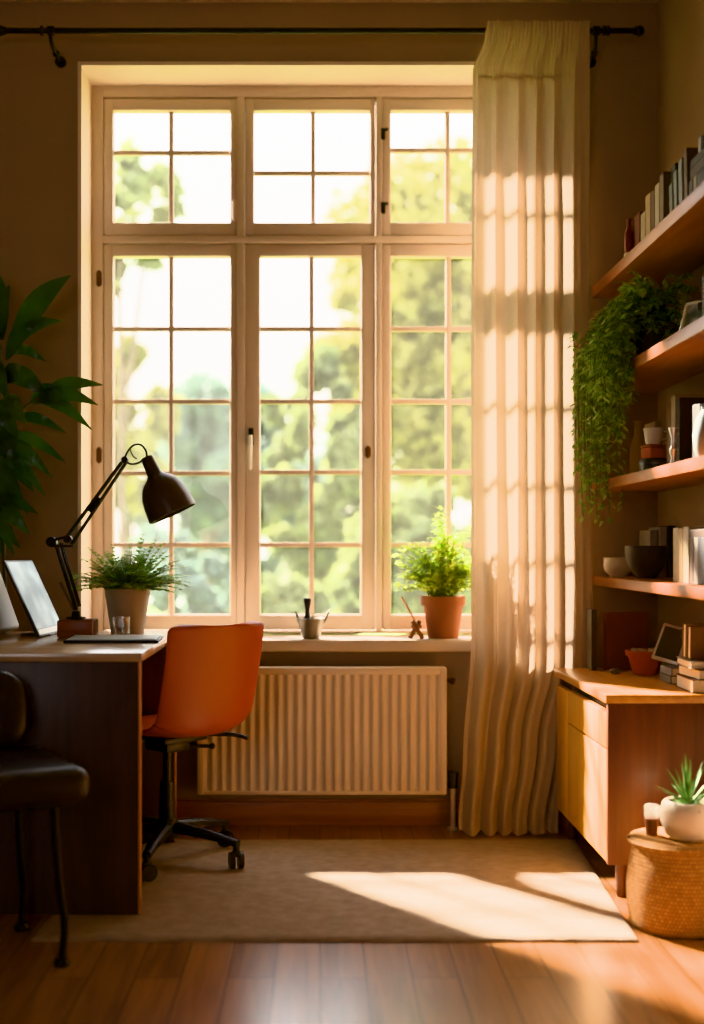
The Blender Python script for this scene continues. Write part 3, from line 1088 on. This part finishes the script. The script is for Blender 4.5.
ws = thing('wooden_stand', 'small crossed wooden stand holding a thin stick, beside the terracotta pot', 'ornament', (P(416, 640, 4.72).x, 4.715, SZ))
M_DWOOD = wood('walnut', (92, 52, 28), (128, 78, 44), 'z', .5)
for s in (-1, 1):
    MB().box(-.008, .008, -.011, .011, 0, .078, .003, M=Matrix.Translation((-s * .024, s * .0115, 0)) @ Matrix.Rotation(s * R(31), 4, 'Y')).build('crossed_leg', M_DWOOD, ws)
MB().box(-.020, .020, -.02, .02, .040, .052, .003).build('cross_piece', M_DWOOD, ws)
MB().cyl((.004, 0, .05), (-.055, 0, .158), .0045, .004).build('stick', wood('pale_stick', (170, 120, 80), (200, 150, 104), 'z', .5), ws)

# ---------------------------------------------------------------- wall shelves
SH = [(2.020, .042, 'topmost wooden wall shelf, holding the row of upright books'),
      (1.660, .038, 'second wooden wall shelf from the top, holding the trailing plant'),
      (1.287, .036, 'third wooden wall shelf from the top, holding a white cup and candlestick'),
      (.935, .034, 'lowest wooden wall shelf, holding the dark round bowl')]
for z, th, lab in SH:
    s = thing('wall_shelf', lab, 'shelf', (1.022, 3.8, z))
    MB().box(0, .247, -.95, .893, -th, 0, .003).build('board', M_SHELF, s)

# ---------------------------------------------------------------- books
_cov = {}


def cover_mat(c):
    if c not in _cov:
        _cov[c] = mat('book_cloth', tuple(int(v * .78) for v in c), .6, .10, 30)
    return _cov[c]


def book(label, x, y, z, t, h, d, col, spine='x', tilt=0.0, group=None, lying=False, rz=0.0, bands=True, lean=0.0):
    """standing: spine faces -X (spine='x') or the camera (spine='y'); lying: spine faces the camera"""
    rot = Euler((0, 0, rz + (-PI / 2 if spine == 'x' else 0)))
    mx = Matrix.Translation((x, y, z)) @ rot.to_matrix().to_4x4()
    if lying:
        mx = mx @ Matrix.Translation((h / 2, 0, 0)) @ Matrix.Rotation(-PI / 2, 4, 'Y') @ Matrix.Translation((t / 2, 0, 0))
    if tilt:
        mx = mx @ Matrix.Rotation(tilt, 4, 'Y')
    if lean:
        mx = mx @ Matrix.Rotation(lean, 4, 'X')
    o = bpy.data.objects.new('book', None)
    o.empty_display_size = .03
    COL.objects.link(o)
    o.matrix_world = mx
    tag(o, label, 'book', group)
    c = .0022
    MB().box(-t / 2, -t / 2 + c, 0, d, 0, h, .0006, 1).box(t / 2 - c, t / 2, 0, d, 0, h, .0006, 1).box(-t / 2, t / 2, -.0015, c, 0, h, .001, 1).build('cover', cover_mat(col), o)
    MB().box(-t / 2 + c, t / 2 - c, c, d - .004, .003, h - .003).build('pages', M_PAGES, o)
    return o


# top shelf: spines face the room; edges taken along the shelf
SP_X = 1.075
G1 = 'upright books on the topmost shelf'


def ypx(px, X=SP_X):
    return X * F / (px - 320)


row = [(633.5, 640, 62, (112, 40, 36), .150, 'dark red book standing at the window end of the topmost shelf'),
       (641, 645.5, 0, (196, 180, 150), .135, 'short cream book beside the dark red book on the topmost shelf'),
       (645.8, 650.6, 0, (206, 172, 128), .178, 'tall tan book beside the short cream one on the topmost shelf'),
       (651, 655, 0, (92, 58, 36), .172, 'brown book between tan and pale books on the topmost shelf'),
       (655.3, 659.5, 0, (214, 196, 166), .180, 'pale cream book just right of the brown book on the topmost shelf'),
       (659.8, 664, 0, (132, 112, 92), .196, 'taupe book beside the large black volume on the topmost shelf'),
       (664.3, 669.5, 0, (22, 24, 26), .205, 'large black volume behind the grey-blue books on the topmost shelf')]
for a, b, _, c, h, lab in row:
    y1, y0 = ypx(a), ypx(b)
    book(lab, SP_X + (.0 if h < .2 else .02), (y0 + y1) / 2, 2.0205, (y1 - y0) - .001, h, .15, c, 'x', group=G1)
leaners = [(670, 673.5, (126, 142, 150), .135, 'small grey-blue book, first of the leaning pair on the topmost shelf'),
           (674.5, 678, (150, 164, 170), .160, 'pale grey-blue book, second of the leaning pair on the topmost shelf'),
           (679.5, 683.5, (168, 176, 176), .178, 'silver grey book nearest the brown upright on the topmost shelf'),
           (685, 688.6, (98, 74, 58), .192, 'brown upright book next to the flat dark volumes on the topmost shelf')]
for a, b, c, h, lab in leaners:
    y1, y0 = ypx(a), ypx(b)
    book(lab, SP_X, (y0 + y1) / 2, 2.0205, (y1 - y0) * .92, h, .14, c, 'x', tilt=-.07, group=G1)
# short upright books with dark volumes lying across them, at the edge of the picture
zz_ = 2.0205
for i, (a, b, c, lab) in enumerate([(689.2, 693.2, (30, 26, 26), 'short black book under the flat dark volumes on the topmost shelf'),
                                    (693.5, 697, (176, 164, 146), 'short pale book under the flat dark volumes on the topmost shelf'),
                                    (697.3, 708, (20, 20, 22), 'thick short black book under the flat dark volumes on the topmost shelf')]):
    y1, y0 = ypx(a), ypx(b)
    book(lab, SP_X, (y0 + y1) / 2, zz_, (y1 - y0) - .001, .086, .14, c, 'x', group=G1)
yc = (ypx(690) + ypx(708)) / 2
book('dark brown volume lying flat on the short books on the topmost shelf', SP_X, yc, 2.1070, .030, .158, .15, (52, 32, 26), 'x', lying=True, group=G1)
book('very dark volume lying flat, upper of two on the topmost shelf', SP_X, yc, 2.1375, .024, .150, .15, (40, 27, 24), 'x', lying=True, group=G1)
book('white-spined book standing on the flat dark volumes, topmost shelf', SP_X + .01, ypx(696.5), 2.1620, .026, .052, .13, (216, 212, 204), 'x', group=G1)
book('black book standing on the flat dark volumes, topmost shelf', SP_X + .01, ypx(703), 2.1620, .046, .052, .13, (18, 20, 24), 'x', group=G1)
# little white-footed red bottle at the end of the row
bo_ = thing('small_bottle', 'small dark red bottle with pale foot at the window end of topmost shelf', 'bottle', (1.062, ypx(629, 1.062), 2.0205))
MB().lathe([(0, .034), (.014, .034), (.016, .05), (.016, .10), (.008, .118), (.008, .142), (.010, .144), (.010, .150), (0, .150)], 20).build('bottle_body', mat('oxblood_glass', (110, 38, 34), .3), bo_)
MB().lathe([(0, 0), (.017, 0), (.017, .030), (.014, .034), (0, .034)], 20).build('foot', mat('ivory', (220, 200, 170), .5), bo_)

# second shelf: silver photo frame and a dark box
fr = thing('photo_frame', 'silver framed picture leaning back on the second shelf', 'picture frame', (1.115, 3.74, 1.6612), R(-52))
TL = Matrix.Rotation(R(-22), 4, 'X')
M_SILV = mat('silver', (196, 196, 192), .35, .05, 10, metal=.6)
MB().box(-.062, .062, 0, .010, .0, .014, .002, M=TL).box(-.062, .062, 0, .010, .126, .140, .002, M=TL).box(-.062, -.048, 0, .010, .0, .14, .002, M=TL).box(.048, .062, 0, .010, .0, .14, .002, M=TL).build('frame', M_SILV, fr)
k = NT('faded_print')
tc = k.n('TexCoord')
nz = k.n('TexNoise', Scale=16.0, Detail=2.0)
k.l(tc.outputs['Object'], nz.inputs['Vector'])
rp = k.n('ValToRGB')
rp.color_ramp.elements[0].position = .4
rp.color_ramp.elements[1].position = .6
rp.color_ramp.elements[0].color = srgb((96, 116, 120)) + (1,)
rp.color_ramp.elements[1].color = srgb((196, 204, 202)) + (1,)
k.l(nz.outputs['Fac'], rp.inputs['Fac'])
b = k.n('BsdfPrincipled', Roughness=.2)
k.l(rp.outputs[0], b.inputs['Base Color'])
k.l(b.outputs[0], k.out.inputs[0])
MB().box(-.049, .049, .003, .007, .013, .127, M=TL).build('picture', k.m, fr)
MB().box(-.01, .01, .052, .056, .0, .115, M=Matrix.Rotation(R(6), 4, 'X')).build('easel_back', M_BLACKP, fr)
book('dark brown book beside the silver frame on the second shelf', 1.10, 3.57, 1.6605, .05, .16, .14, (44, 27, 22), 'x')

# third shelf
Z3 = 1.2875
v = thing('tan_vase', 'slim tan bottle vase half hidden by the trailing plant, third shelf', 'vase', (1.12, 4.40, Z3))
MB().lathe([(0, 0), (.026, 0), (.030, .02), (.028, .11), (.014, .15), (.012, .19), (.015, .20), (.011, .20), (.008, .18), (0, .17)], 28).build('vase_body', mat('tan_stoneware', (176, 134, 84), .6), v)
tn = thing('round_tin', 'dark grey round tin under the orange box on the third shelf', 'tin', (1.118, 4.17, Z3))
MB().lathe([(0, 0), (.046, 0), (.052, .012), (.052, .042), (.046, .05), (0, .05)], 32).build('tin_body', mat('slate_tin', (74, 74, 72), .4, metal=.3), tn)
MB().lathe([(.0525, .030), (.054, .030), (.054, .036), (.0525, .036)], 32).build('lid_rim', mat('slate_rim', (100, 98, 94), .4, metal=.4), tn)
ob = thing('small_box', 'small orange box on the dark round tin, third shelf', 'box', (1.112, 4.17, Z3 + .0505), R(20))
MB().box(-.03, .03, -.028, .028, 0, .036, .003).build('box_body', mat('rust_card', (176, 84, 52), .7), ob)
MB().box(-.0315, .0315, -.0295, .0295, .0365, .046, .002).build('lid', mat('rust_lid', (150, 70, 44), .7), ob)
cp = thing('white_cup', 'white cup standing on the small orange box, third shelf', 'cup', (1.112, 4.17, Z3 + .097))
MB().lathe([(0, 0), (.022, 0), (.026, .006), (.033, .055), (.030, .055), (.024, .008), (0, .007)], 28).build('cup_body', M_WHITEP, cp)
MB().tube(spline([(.030, 0, .045), (.047, 0, .042), (.047, 0, .022), (.027, 0, .016)], 5), .0035, 8).build('cup_handle', M_WHITEP, cp)
cs = thing('candlestick', 'silver turned candlestick on the third shelf before pale books', 'candlestick', (1.085, 3.84, Z3))
MB().lathe([(0, 0), (.024, 0), (.024, .006), (.010, .014), (.006, .03), (.011, .045), (.013, .055), (.007, .065), (.006, .09), (.013, .112), (.015, .122), (.010, .122), (0, .118)], 24).build('stem', M_SILV, cs)
G3 = 'books on the third shelf'
book('thin pale book behind the white cup on the third shelf', 1.19, 4.40, Z3, .022, .20, .14, (204, 180, 152), 'y', group=G3)
book('mauve-brown tall book behind the candlestick on the third shelf', 1.13, 4.045, Z3, .045, .225, .13, (150, 116, 98), 'x', group=G3)
book('cream tall book behind the candlestick on the third shelf', 1.13, 3.995, Z3, .045, .238, .13, (214, 190, 160), 'x', group=G3)
book('dark umber tall book right of the cream one on the third shelf', 1.13, 3.945, Z3, .045, .225, .13, (52, 32, 24), 'x', group=G3)
book('black book next to the blue-grey vase on the third shelf', 1.105, 3.685, Z3, .040, .175, .14, (24, 25, 28), 'x', group=G3)
book('grey-edged book leaning beside the blue-grey vase, third shelf', 1.10, 3.635, Z3, .028, .17, .14, (110, 104, 98), 'x', group=G3)
vv_ = thing('grey_vase', 'pale blue-grey vase at the near end of the third shelf', 'vase', (1.105, 3.555, Z3))
MB().lathe([(0, 0), (.028, 0), (.04, .03), (.044, .07), (.036, .12), (.020, .145), (.022, .155), (.016, .155), (.014, .14), (0, .12)], 28).build('vase_body', mat('blue_grey_glaze', (150, 162, 170), .3), vv_)

# lowest shelf
Z4 = .9355
wb = thing('white_bowl', 'low white bowl at the window end of the lowest shelf', 'bowl', (1.085, 4.545, Z4))
MB().lathe([(0, 0), (.030, 0), (.032, .005), (.048, .020), (.054, .040), (.052, .066), (.056, .070), (.051, .070), (.048, .042), (.03, .012), (0, .010)], 36).build('bowl_body', mat('cream_glaze', (226, 208, 178), .4), wb)
db = thing('dark_bowl', 'dark charcoal round bowl on the lowest shelf', 'bowl', (1.120, 4.29, Z4))
MB().lathe([(0, 0), (.032, 0), (.034, .008), (.055, .03), (.069, .06), (.073, .09), (.072, .112), (.068, .112), (.066, .08), (.045, .03), (0, .02)], 40).build('bowl_body', mat('charcoal_stoneware', (62, 60, 58), .5, .12, 20), db)
G4 = 'books on the lowest shelf'
book('silver-grey ringed book behind the dark bowl, lowest shelf', 1.190, 4.46, Z4, .026, .168, .15, (196, 188, 178), 'y', group=G4)
book('light grey book behind the dark bowl, beside the black one, lowest shelf', 1.219, 4.44, Z4, .024, .180, .15, (214, 208, 198), 'y', group=G4)
book('black book against the wall behind the dark bowl, lowest shelf', 1.246, 4.42, Z4, .025, .184, .15, (18, 17, 18), 'y', group=G4)
for a, b, c, h, lab in [(673.5, 679, (216, 194, 156), .166, 'cream book first right of the dark bowl, lowest shelf'),
                        (679.3, 683.3, (190, 154, 106), .164, 'tan book between the cream ones, lowest shelf'),
                        (683.6, 689, (222, 204, 170), .168, 'wide cream book right of the tan one, lowest shelf'),
                        (690, 694, (92, 68, 58), .135, 'brown book under the flat book at the lowest shelf end'),
                        (694.3, 698, (206, 198, 188), .135, 'white book under the flat book at the lowest shelf end'),
                        (698.3, 706, (70, 66, 74), .135, 'slate book under the flat book at the lowest shelf end')]:
    y1, y0 = ypx(a, 1.085), ypx(b, 1.085)
    book(lab, 1.085, (y0 + y1) / 2, Z4, (y1 - y0) - .001, h, .14, c, 'x', group=G4)
book('flat dark-covered book lying across the near books, lowest shelf', 1.085, (ypx(690, 1.085) + ypx(706, 1.085)) / 2, Z4 + .1355, .022, .165, .14, (78, 48, 36), 'x', lying=True, group=G4)

# ---------------------------------------------------------------- cabinet
cb_ = thing('cabinet', 'low wooden cabinet with drawer and doors against the right wall', 'cabinet', (.845, 3.70, 0))
CL = .82      # length
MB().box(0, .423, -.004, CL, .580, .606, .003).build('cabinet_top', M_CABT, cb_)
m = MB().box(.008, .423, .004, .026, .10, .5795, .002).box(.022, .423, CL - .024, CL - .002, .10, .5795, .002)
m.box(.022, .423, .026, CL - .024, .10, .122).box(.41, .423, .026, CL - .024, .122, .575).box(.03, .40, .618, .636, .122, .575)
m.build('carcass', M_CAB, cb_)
MB().box(.032, .04, .026, CL - .024, .548, .575).build('gap_shade_strip', M_GAPSHADE, cb_)  # dark strip painting the shade in the recess below the top
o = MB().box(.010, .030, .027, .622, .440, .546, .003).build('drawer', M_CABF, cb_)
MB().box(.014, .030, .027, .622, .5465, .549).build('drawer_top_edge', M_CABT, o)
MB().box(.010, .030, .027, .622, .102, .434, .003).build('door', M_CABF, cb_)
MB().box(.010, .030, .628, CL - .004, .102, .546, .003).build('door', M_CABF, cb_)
for x in (.055, .36):
    for y in (.035, CL - .05):
        MB().cyl((x, y, .102), (x, y, .0), .02, .015, 16).build('leg', M_CAB, cb_)

ZC = .6068
GC = 'books on the cabinet'
book('thin dark book with pale top standing nearest the curtain on the cabinet', .970, 4.425, ZC, .018, .215, .09, (96, 84, 72), 'y', group=GC)
bb = book('large reddish-brown book standing upright behind the terracotta bowl', 1.012, 4.43, ZC, .028, .205, .165, (150, 80, 58), 'y', rz=R(-72), group=GC)
for z_ in (.162, .128):
    m = MB()
    x_ = .02
    rnd = random.Random(int(z_ * 1000))
    while x_ < .14:
        w_ = rnd.uniform(.008, .02)
        m.box(-.0146, -.0140, x_, x_ + w_, z_ - .004, z_ + .004)
        x_ += w_ + .005
    tag(m.build('embossed_line', cover_mat((150, 96, 74)), bb), 'faint pale line across the cover')
pb = thing('terracotta_bowl', 'terracotta bowl of pale pebbles on the cabinet', 'bowl', (1.115, 4.285, ZC))
MB().lathe([(0, 0), (.038, 0), (.042, .006), (.058, .062), (.066, .064), (.068, .082), (.062, .082), (.058, .07), (0, .066)], 36).build('bowl_body', mat('red_terracotta', (168, 74, 46), .7, .08, 12), pb)
rnd = random.Random(8)
M_PEB = mat('pale_pebble', (206, 184, 158), .7, .15, 30)
ms = MB()
for i in range(26):
    a = rnd.uniform(0, 2 * PI)
    r = .05 * math.sqrt(rnd.random())
    ms.ball((r * math.cos(a), r * math.sin(a), .072 + rnd.uniform(0, .012)), rnd.uniform(.008, .014), (1, .8, .7), 1)
tag(ms.build('pebbles', M_PEB, pb), kind='stuff')
st = thing('grey_stone', 'small smooth grey stone lying by the terracotta bowl on the cabinet', 'stone', (1.015, 4.30, ZC))
MB().ball((0, 0, .010), .016, (1.3, .9, .62)).build('stone_body', mat('grey_stone', (120, 112, 104), .5, .2, 40), st)

# propped device on two flat books
book('grey book lying flat at the bottom, under the propped photo frame on the cabinet', 1.115, 4.035, ZC, .026, .13, .11, (150, 144, 136), 'x', lying=True, group=GC)
book('silver book lying flat directly under the propped photo frame on the cabinet', 1.118, 4.035, ZC + .0265, .024, .126, .105, (186, 180, 172), 'x', lying=True, group=GC)
dv = thing('photo_frame', 'small white framed dark panel propped up on two flat books, cabinet', 'picture frame', (1.11, 4.03, ZC + .066), R(-30))
TL = Matrix.Rotation(R(14), 4, 'Y') @ Matrix.Rotation(R(-24), 4, 'X')
MB().box(-.045, .045, 0, .010, 0, .13, .006, M=TL).build('frame', mat('silver_white', (190, 186, 178), .35, metal=.3), dv)
MB().box(-.036, .036, -.001, .003, .012, .118, M=TL).build('panel', mat('dark_green_panel', (58, 62, 56), .3), dv)
MB().box(-.012, .012, .05, .054, 0, .10, M=Matrix.Translation((.03, 0, 0)) @ Matrix.Rotation(R(14), 4, 'Y') @ Matrix.Rotation(R(8), 4, 'X')).build('prop', M_BLACKP, dv)

# stack of pale-paged books
zs = ZC
for i, (t_, h_, d_, c, dx, rz, lab) in enumerate([
        (.040, .19, .145, (120, 66, 36), 0, -2, 'bottom brown book of the pale-paged stack on the cabinet'),
        (.030, .185, .135, (104, 56, 34), .010, 3, 'middle brown book of the pale-paged stack on the cabinet'),
        (.022, .19, .145, (212, 198, 176), .004, -4, 'topmost flat pale book of the stack on the cabinet')]):
    book(lab, 1.255 - .0, 3.815, zs, t_, h_, d_, c, 'x', lying=True, rz=R(180 + rz), group=GC)
    zs += t_ + .0006
for i, (t_, h_, c, y_, tl, lab) in enumerate([(.034, .105, (186, 160, 130), 3.85, .05, 'tan book standing on the pale-paged stack, farther of two'),
                                              (.036, .10, (150, 112, 84), 3.80, .05, 'brown book standing on the pale-paged stack, nearer of two')]):
    book(lab, 1.255, y_, zs + .001, t_, h_, .135, c, 'x', rz=PI, group=GC, tilt=-tl)

# ---------------------------------------------------------------- basket and the pots on it
bs = thing('woven_basket', 'round woven seagrass basket with lid on the floor by the cabinet', 'basket', (.985, 3.44, 0))
M_WEAVE = weave_mat()
prof = [(0, .001), (.118, .001), (.126, .006)]
n = 24
for i in range(n):
    f = i / (n - 1)
    r = .128 + .013 * math.sin(PI * min(1, f * 1.1)) - .004 * f
    prof.append((r, .008 + .222 * f))
m = MB().lathe(prof + [(.118, .229)], 72)
m.build('basket_body', M_WEAVE, bs)
MB().lathe([(.0, .243), (.05, .246), (.11, .247), (.130, .244), (.137, .237), (.134, .2305), (.12, .2302), (0, .2302)], 72).build('lid', M_WEAVE, bs)

ZB = .2465
wp = thing('succulent_pot', 'spiky green succulent in a rounded white pot on the woven basket', 'potted plant', (1.005, 3.41, ZB))
MB().lathe([(0, 0), (.045, 0), (.060, .012), (.074, .045), (.076, .075), (.068, .100), (.060, .106), (.054, .103), (.052, .085), (0, .083)], 40).build('pot', mat('white_ceramic', (226, 212, 192), .4, .03, 6), wp)
MB().lathe([(0, .088), (.053, .086)], 24).build('soil', M_SOIL, wp)
m = MB()
rnd = random.Random(4)
for ring, (nl, el, ln) in enumerate([(8, .35, .085), (9, .75, .105), (8, 1.1, .125), (6, 1.38, .135)]):
    for i in range(nl):
        a = 2 * PI * (i + ring * .5) / nl + rnd.uniform(-.15, .15)
        e = el + rnd.uniform(-.12, .12)
        m.leaf((math.cos(a) * .006, math.sin(a) * .006, .088), (math.cos(a) * math.cos(e), math.sin(a) * math.cos(e), math.sin(e)), ln * rnd.uniform(.9, 1.1), .013, .5, seg=5, fold=.5, shape=.55)
m.build('leaves', leaf_mat('succulent_leaf', (56, 86, 46), (92, 122, 66), .2), wp, fix=False)
jr = thing('clay_jar', 'small terracotta jar with clear glass top behind the white pot on the basket', 'jar', (.918, 3.46, ZB - .002))
jr.scale = (.8, .8, .95)
MB().lathe([(0, 0), (.020, 0), (.025, .05), (.022, .052), (0, .05)], 24).build('jar_body', M_TERRA, jr)
MB().lathe([(.0, .052), (.023, .052), (.026, .056), (.026, .085), (.022, .090), (.019, .090), (.022, .083), (.022, .058), (0, .056)], 24).build('glass_top', glass_mat('jar_glass', .12, .2), jr)

# ---------------------------------------------------------------- outside: ground and trees
GZ = -2.6
g = MB()
g.grid(lambda u, v: Vector((-60 + 120 * u, 5.2 + 75 * v, GZ)), 4, 4)
tag(g.build('ground', mat('lawn', (110, 128, 64), .9, .25, .8)), kind='structure')
M_TRUNK = mat('tree_bark', (96, 84, 68), .9, .25, 6)
TREE_MATS = {
    'warm': leaf_mat('sun_tinted_leaf', (112, 114, 60), (182, 176, 104), .5, .6, 1.2),  # yellow of sunlit highlights put into the leaf colour
    'mid': leaf_mat('mid_leaf', (82, 96, 64), (140, 148, 98), .45, .6, 1.2),
    'cool': leaf_mat('hazed_leaf', (84, 108, 102), (122, 140, 128), .4, .7, .6),  # pale bluish distance haze put into the leaf colour
}


def tree(label, px, py, Y, rx, rz_, mk, n, leaf, seed, clumps=40, name='garden_tree', cat='tree', shell=.55):
    c = P(px, py, Y)
    s = Y / F
    ax_, az = rx * s, rz_ * s
    rnd = random.Random(seed)
    root = thing(name, label, cat, (c.x, Y, GZ), group='trees and bushes beyond the window')
    cz = c.z - GZ
    vs_, fs = [], []
    cl = []
    for i in range(clumps):
        while True:
            d = Vector((rnd.uniform(-1, 1), rnd.uniform(-1, 1), rnd.uniform(-1, 1)))
            if shell < d.length <= 1 or (d.length <= shell and rnd.random() < .3):
                break
        cl.append((Vector((d.x * ax_, d.y * ax_ * .8, d.z * az)), rnd.uniform(.10, .34) * min(ax_, az)))
    for i in range(n):
        cc, cr = cl[rnd.randrange(clumps)]
        d = Vector((rnd.gauss(0, 1), rnd.gauss(0, 1), rnd.gauss(0, 1)))
        d = d.normalized() * cr * rnd.random() ** .45
        p = cc + d + Vector((0, 0, cz))
        if p.z < .05:
            continue
        q = Quaternion((rnd.gauss(0, 1), rnd.gauss(0, 1), rnd.gauss(0, 1), rnd.gauss(0, 1))).normalized()
        L_ = leaf * rnd.uniform(.7, 1.3)
        k0 = len(vs_)
        for v_ in ((-.5, 0, 0), (0, -.28, 0.04), (.5, 0, 0), (0, .28, .04)):
            vs_.append(p + q @ (Vector(v_) * L_))
        fs.append((k0, k0 + 1, k0 + 2, k0 + 3))
    me = bpy.data.meshes.new('crown')
    me.from_pydata(vs_, [], fs)
    me.materials.append(TREE_MATS[mk])
    o = bpy.data.objects.new('crown', me)
    COL.objects.link(o)
    o.parent = root
    t_ = MB()
    th = max(.06, ax_ * .07)
    t_.tube(spline([(0, 0, 0), (.05, 0, cz * .5), (0, 0, cz)], 5), th, 8, th * .4)
    for i in range(7):
        e = cl[i][0] * .8 + Vector((0, 0, cz))
        t_.tube(spline([(0, 0, cz * .55 + .06 * i * cz * .5), e * .5 + Vector((0, 0, cz * .3)), e], 4), th * .35, 5, .01)
    t_.build('trunk', M_TRUNK, root)
    return root


tree('large sunlit leafy tree filling the right of the window', 440, 330, 19, 120, 165, 'warm', 16000, .26, 1, 130)
tree('mid green tree behind the middle window panes', 318, 480, 17, 70, 125, 'mid', 9000, .22, 2, 45)
tree('sparse branchy tree at the upper left of the window', 118, 215, 14, 62, 70, 'mid', 1300, .22, 3, 40, shell=.2)
tree('yellow-green bush tree low in the left panes', 128, 430, 16, 52, 95, 'warm', 5500, .22, 4, 34)
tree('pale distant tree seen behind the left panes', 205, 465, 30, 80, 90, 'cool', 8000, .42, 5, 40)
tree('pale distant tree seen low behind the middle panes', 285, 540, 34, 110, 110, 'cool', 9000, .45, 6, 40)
tree('dark round bush at the bottom of the left panes', 170, 600, 13, 75, 62, 'cool', 5500, .17, 7, 36, 'garden_bush', 'bush')
tree('green bush at the foot of the middle panes', 300, 625, 12, 70, 50, 'mid', 5000, .16, 8, 34, 'garden_bush', 'bush')
tree('leafy bush low in the right panes behind the potted plant', 430, 560, 14, 85, 80, 'mid', 7000, .18, 9, 40, 'garden_bush', 'bush')
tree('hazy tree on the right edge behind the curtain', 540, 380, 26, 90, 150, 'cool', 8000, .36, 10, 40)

# ---------------------------------------------------------------- light
w = bpy.data.worlds.new('sky')
scene.world = w
w.use_nodes = True
nt = w.node_tree
nt.nodes.clear()
out = nt.nodes.new('ShaderNodeOutputWorld')
bg = nt.nodes.new('ShaderNodeBackground')
tc = nt.nodes.new('ShaderNodeTexCoord')
sx = nt.nodes.new('ShaderNodeSeparateXYZ')
rp = nt.nodes.new('ShaderNodeValToRGB')
rp.color_ramp.elements[0].position = 0.0
rp.color_ramp.elements[0].color = (1.0, .94, .90, 1)
rp.color_ramp.elements[1].position = 0.6
rp.color_ramp.elements[1].color = (.90, .93, 1.0, 1)
nt.links.new(tc.outputs['Generated'], sx.inputs[0])
nt.links.new(sx.outputs['Z'], rp.inputs['Fac'])
nt.links.new(rp.outputs[0], bg.inputs['Color'])
bg.inputs['Strength'].default_value = 4.3
nt.links.new(bg.outputs[0], out.inputs[0])

sd = bpy.data.lights.new('sun', 'SUN')
sd.energy = 50.0
sd.color = (1.0, .87, .70)
sd.angle = R(2.6)
so_ = bpy.data.objects.new('sun', sd)
COL.objects.link(so_)
so_.rotation_euler = Vector((.83, -1.06, -1.0)).to_track_quat('-Z', 'Y').to_euler()
so_.location = (-6, 12, 8)
pd = bpy.data.lights.new('window_portal', 'AREA')
pd.shape = 'RECTANGLE'
pd.size, pd.size_y = OX1 - OX0, OZ1 - .7
pd.cycles.is_portal = True
po = bpy.data.objects.new('window_portal', pd)
COL.objects.link(po)
po.location = ((OX0 + OX1) / 2, 5.02, (.7 + OZ1) / 2)
po.rotation_euler = (R(-90), 0, 0)
pd2 = bpy.data.lights.new('fill_window_portal', 'AREA')  # portal for the added fill window behind the camera
pd2.shape = 'RECTANGLE'
pd2.size, pd2.size_y = FX1 - FX0, FZ1 - FZ0
pd2.cycles.is_portal = True
po2 = bpy.data.objects.new('fill_window_portal', pd2)
COL.objects.link(po2)
po2.location = ((FX0 + FX1) / 2, WY0 - .25, (FZ0 + FZ1) / 2)
po2.rotation_euler = (R(90), 0, 0)

# ---------------------------------------------------------------- camera and look
cd = bpy.data.cameras.new('camera')
cam = bpy.data.objects.new('camera', cd)
COL.objects.link(cam)
cam.location = (0, 0, 1.04)
cam.rotation_euler = (R(90), 0, 0)
cd.sensor_fit = 'AUTO'
cd.sensor_width = 36
cd.lens = F / 1024 * 36
cd.shift_x = (352 - 320) / 1024
cd.shift_y = (548 - 512) / 1024
cd.clip_start = .05
cd.clip_end = 300
cd.dof.use_dof = True
cd.dof.focus_distance = 4.1
cd.dof.aperture_fstop = 1.1
scene.camera = cam
scene.view_settings.view_transform = 'Khronos PBR Neutral'
scene.view_settings.exposure = 0.66
scene.cycles.max_bounces = 14
scene.cycles.diffuse_bounces = 8
scene.cycles.transparent_max_bounces = 16
scene.cycles.caustics_reflective = False
scene.cycles.caustics_refractive = False
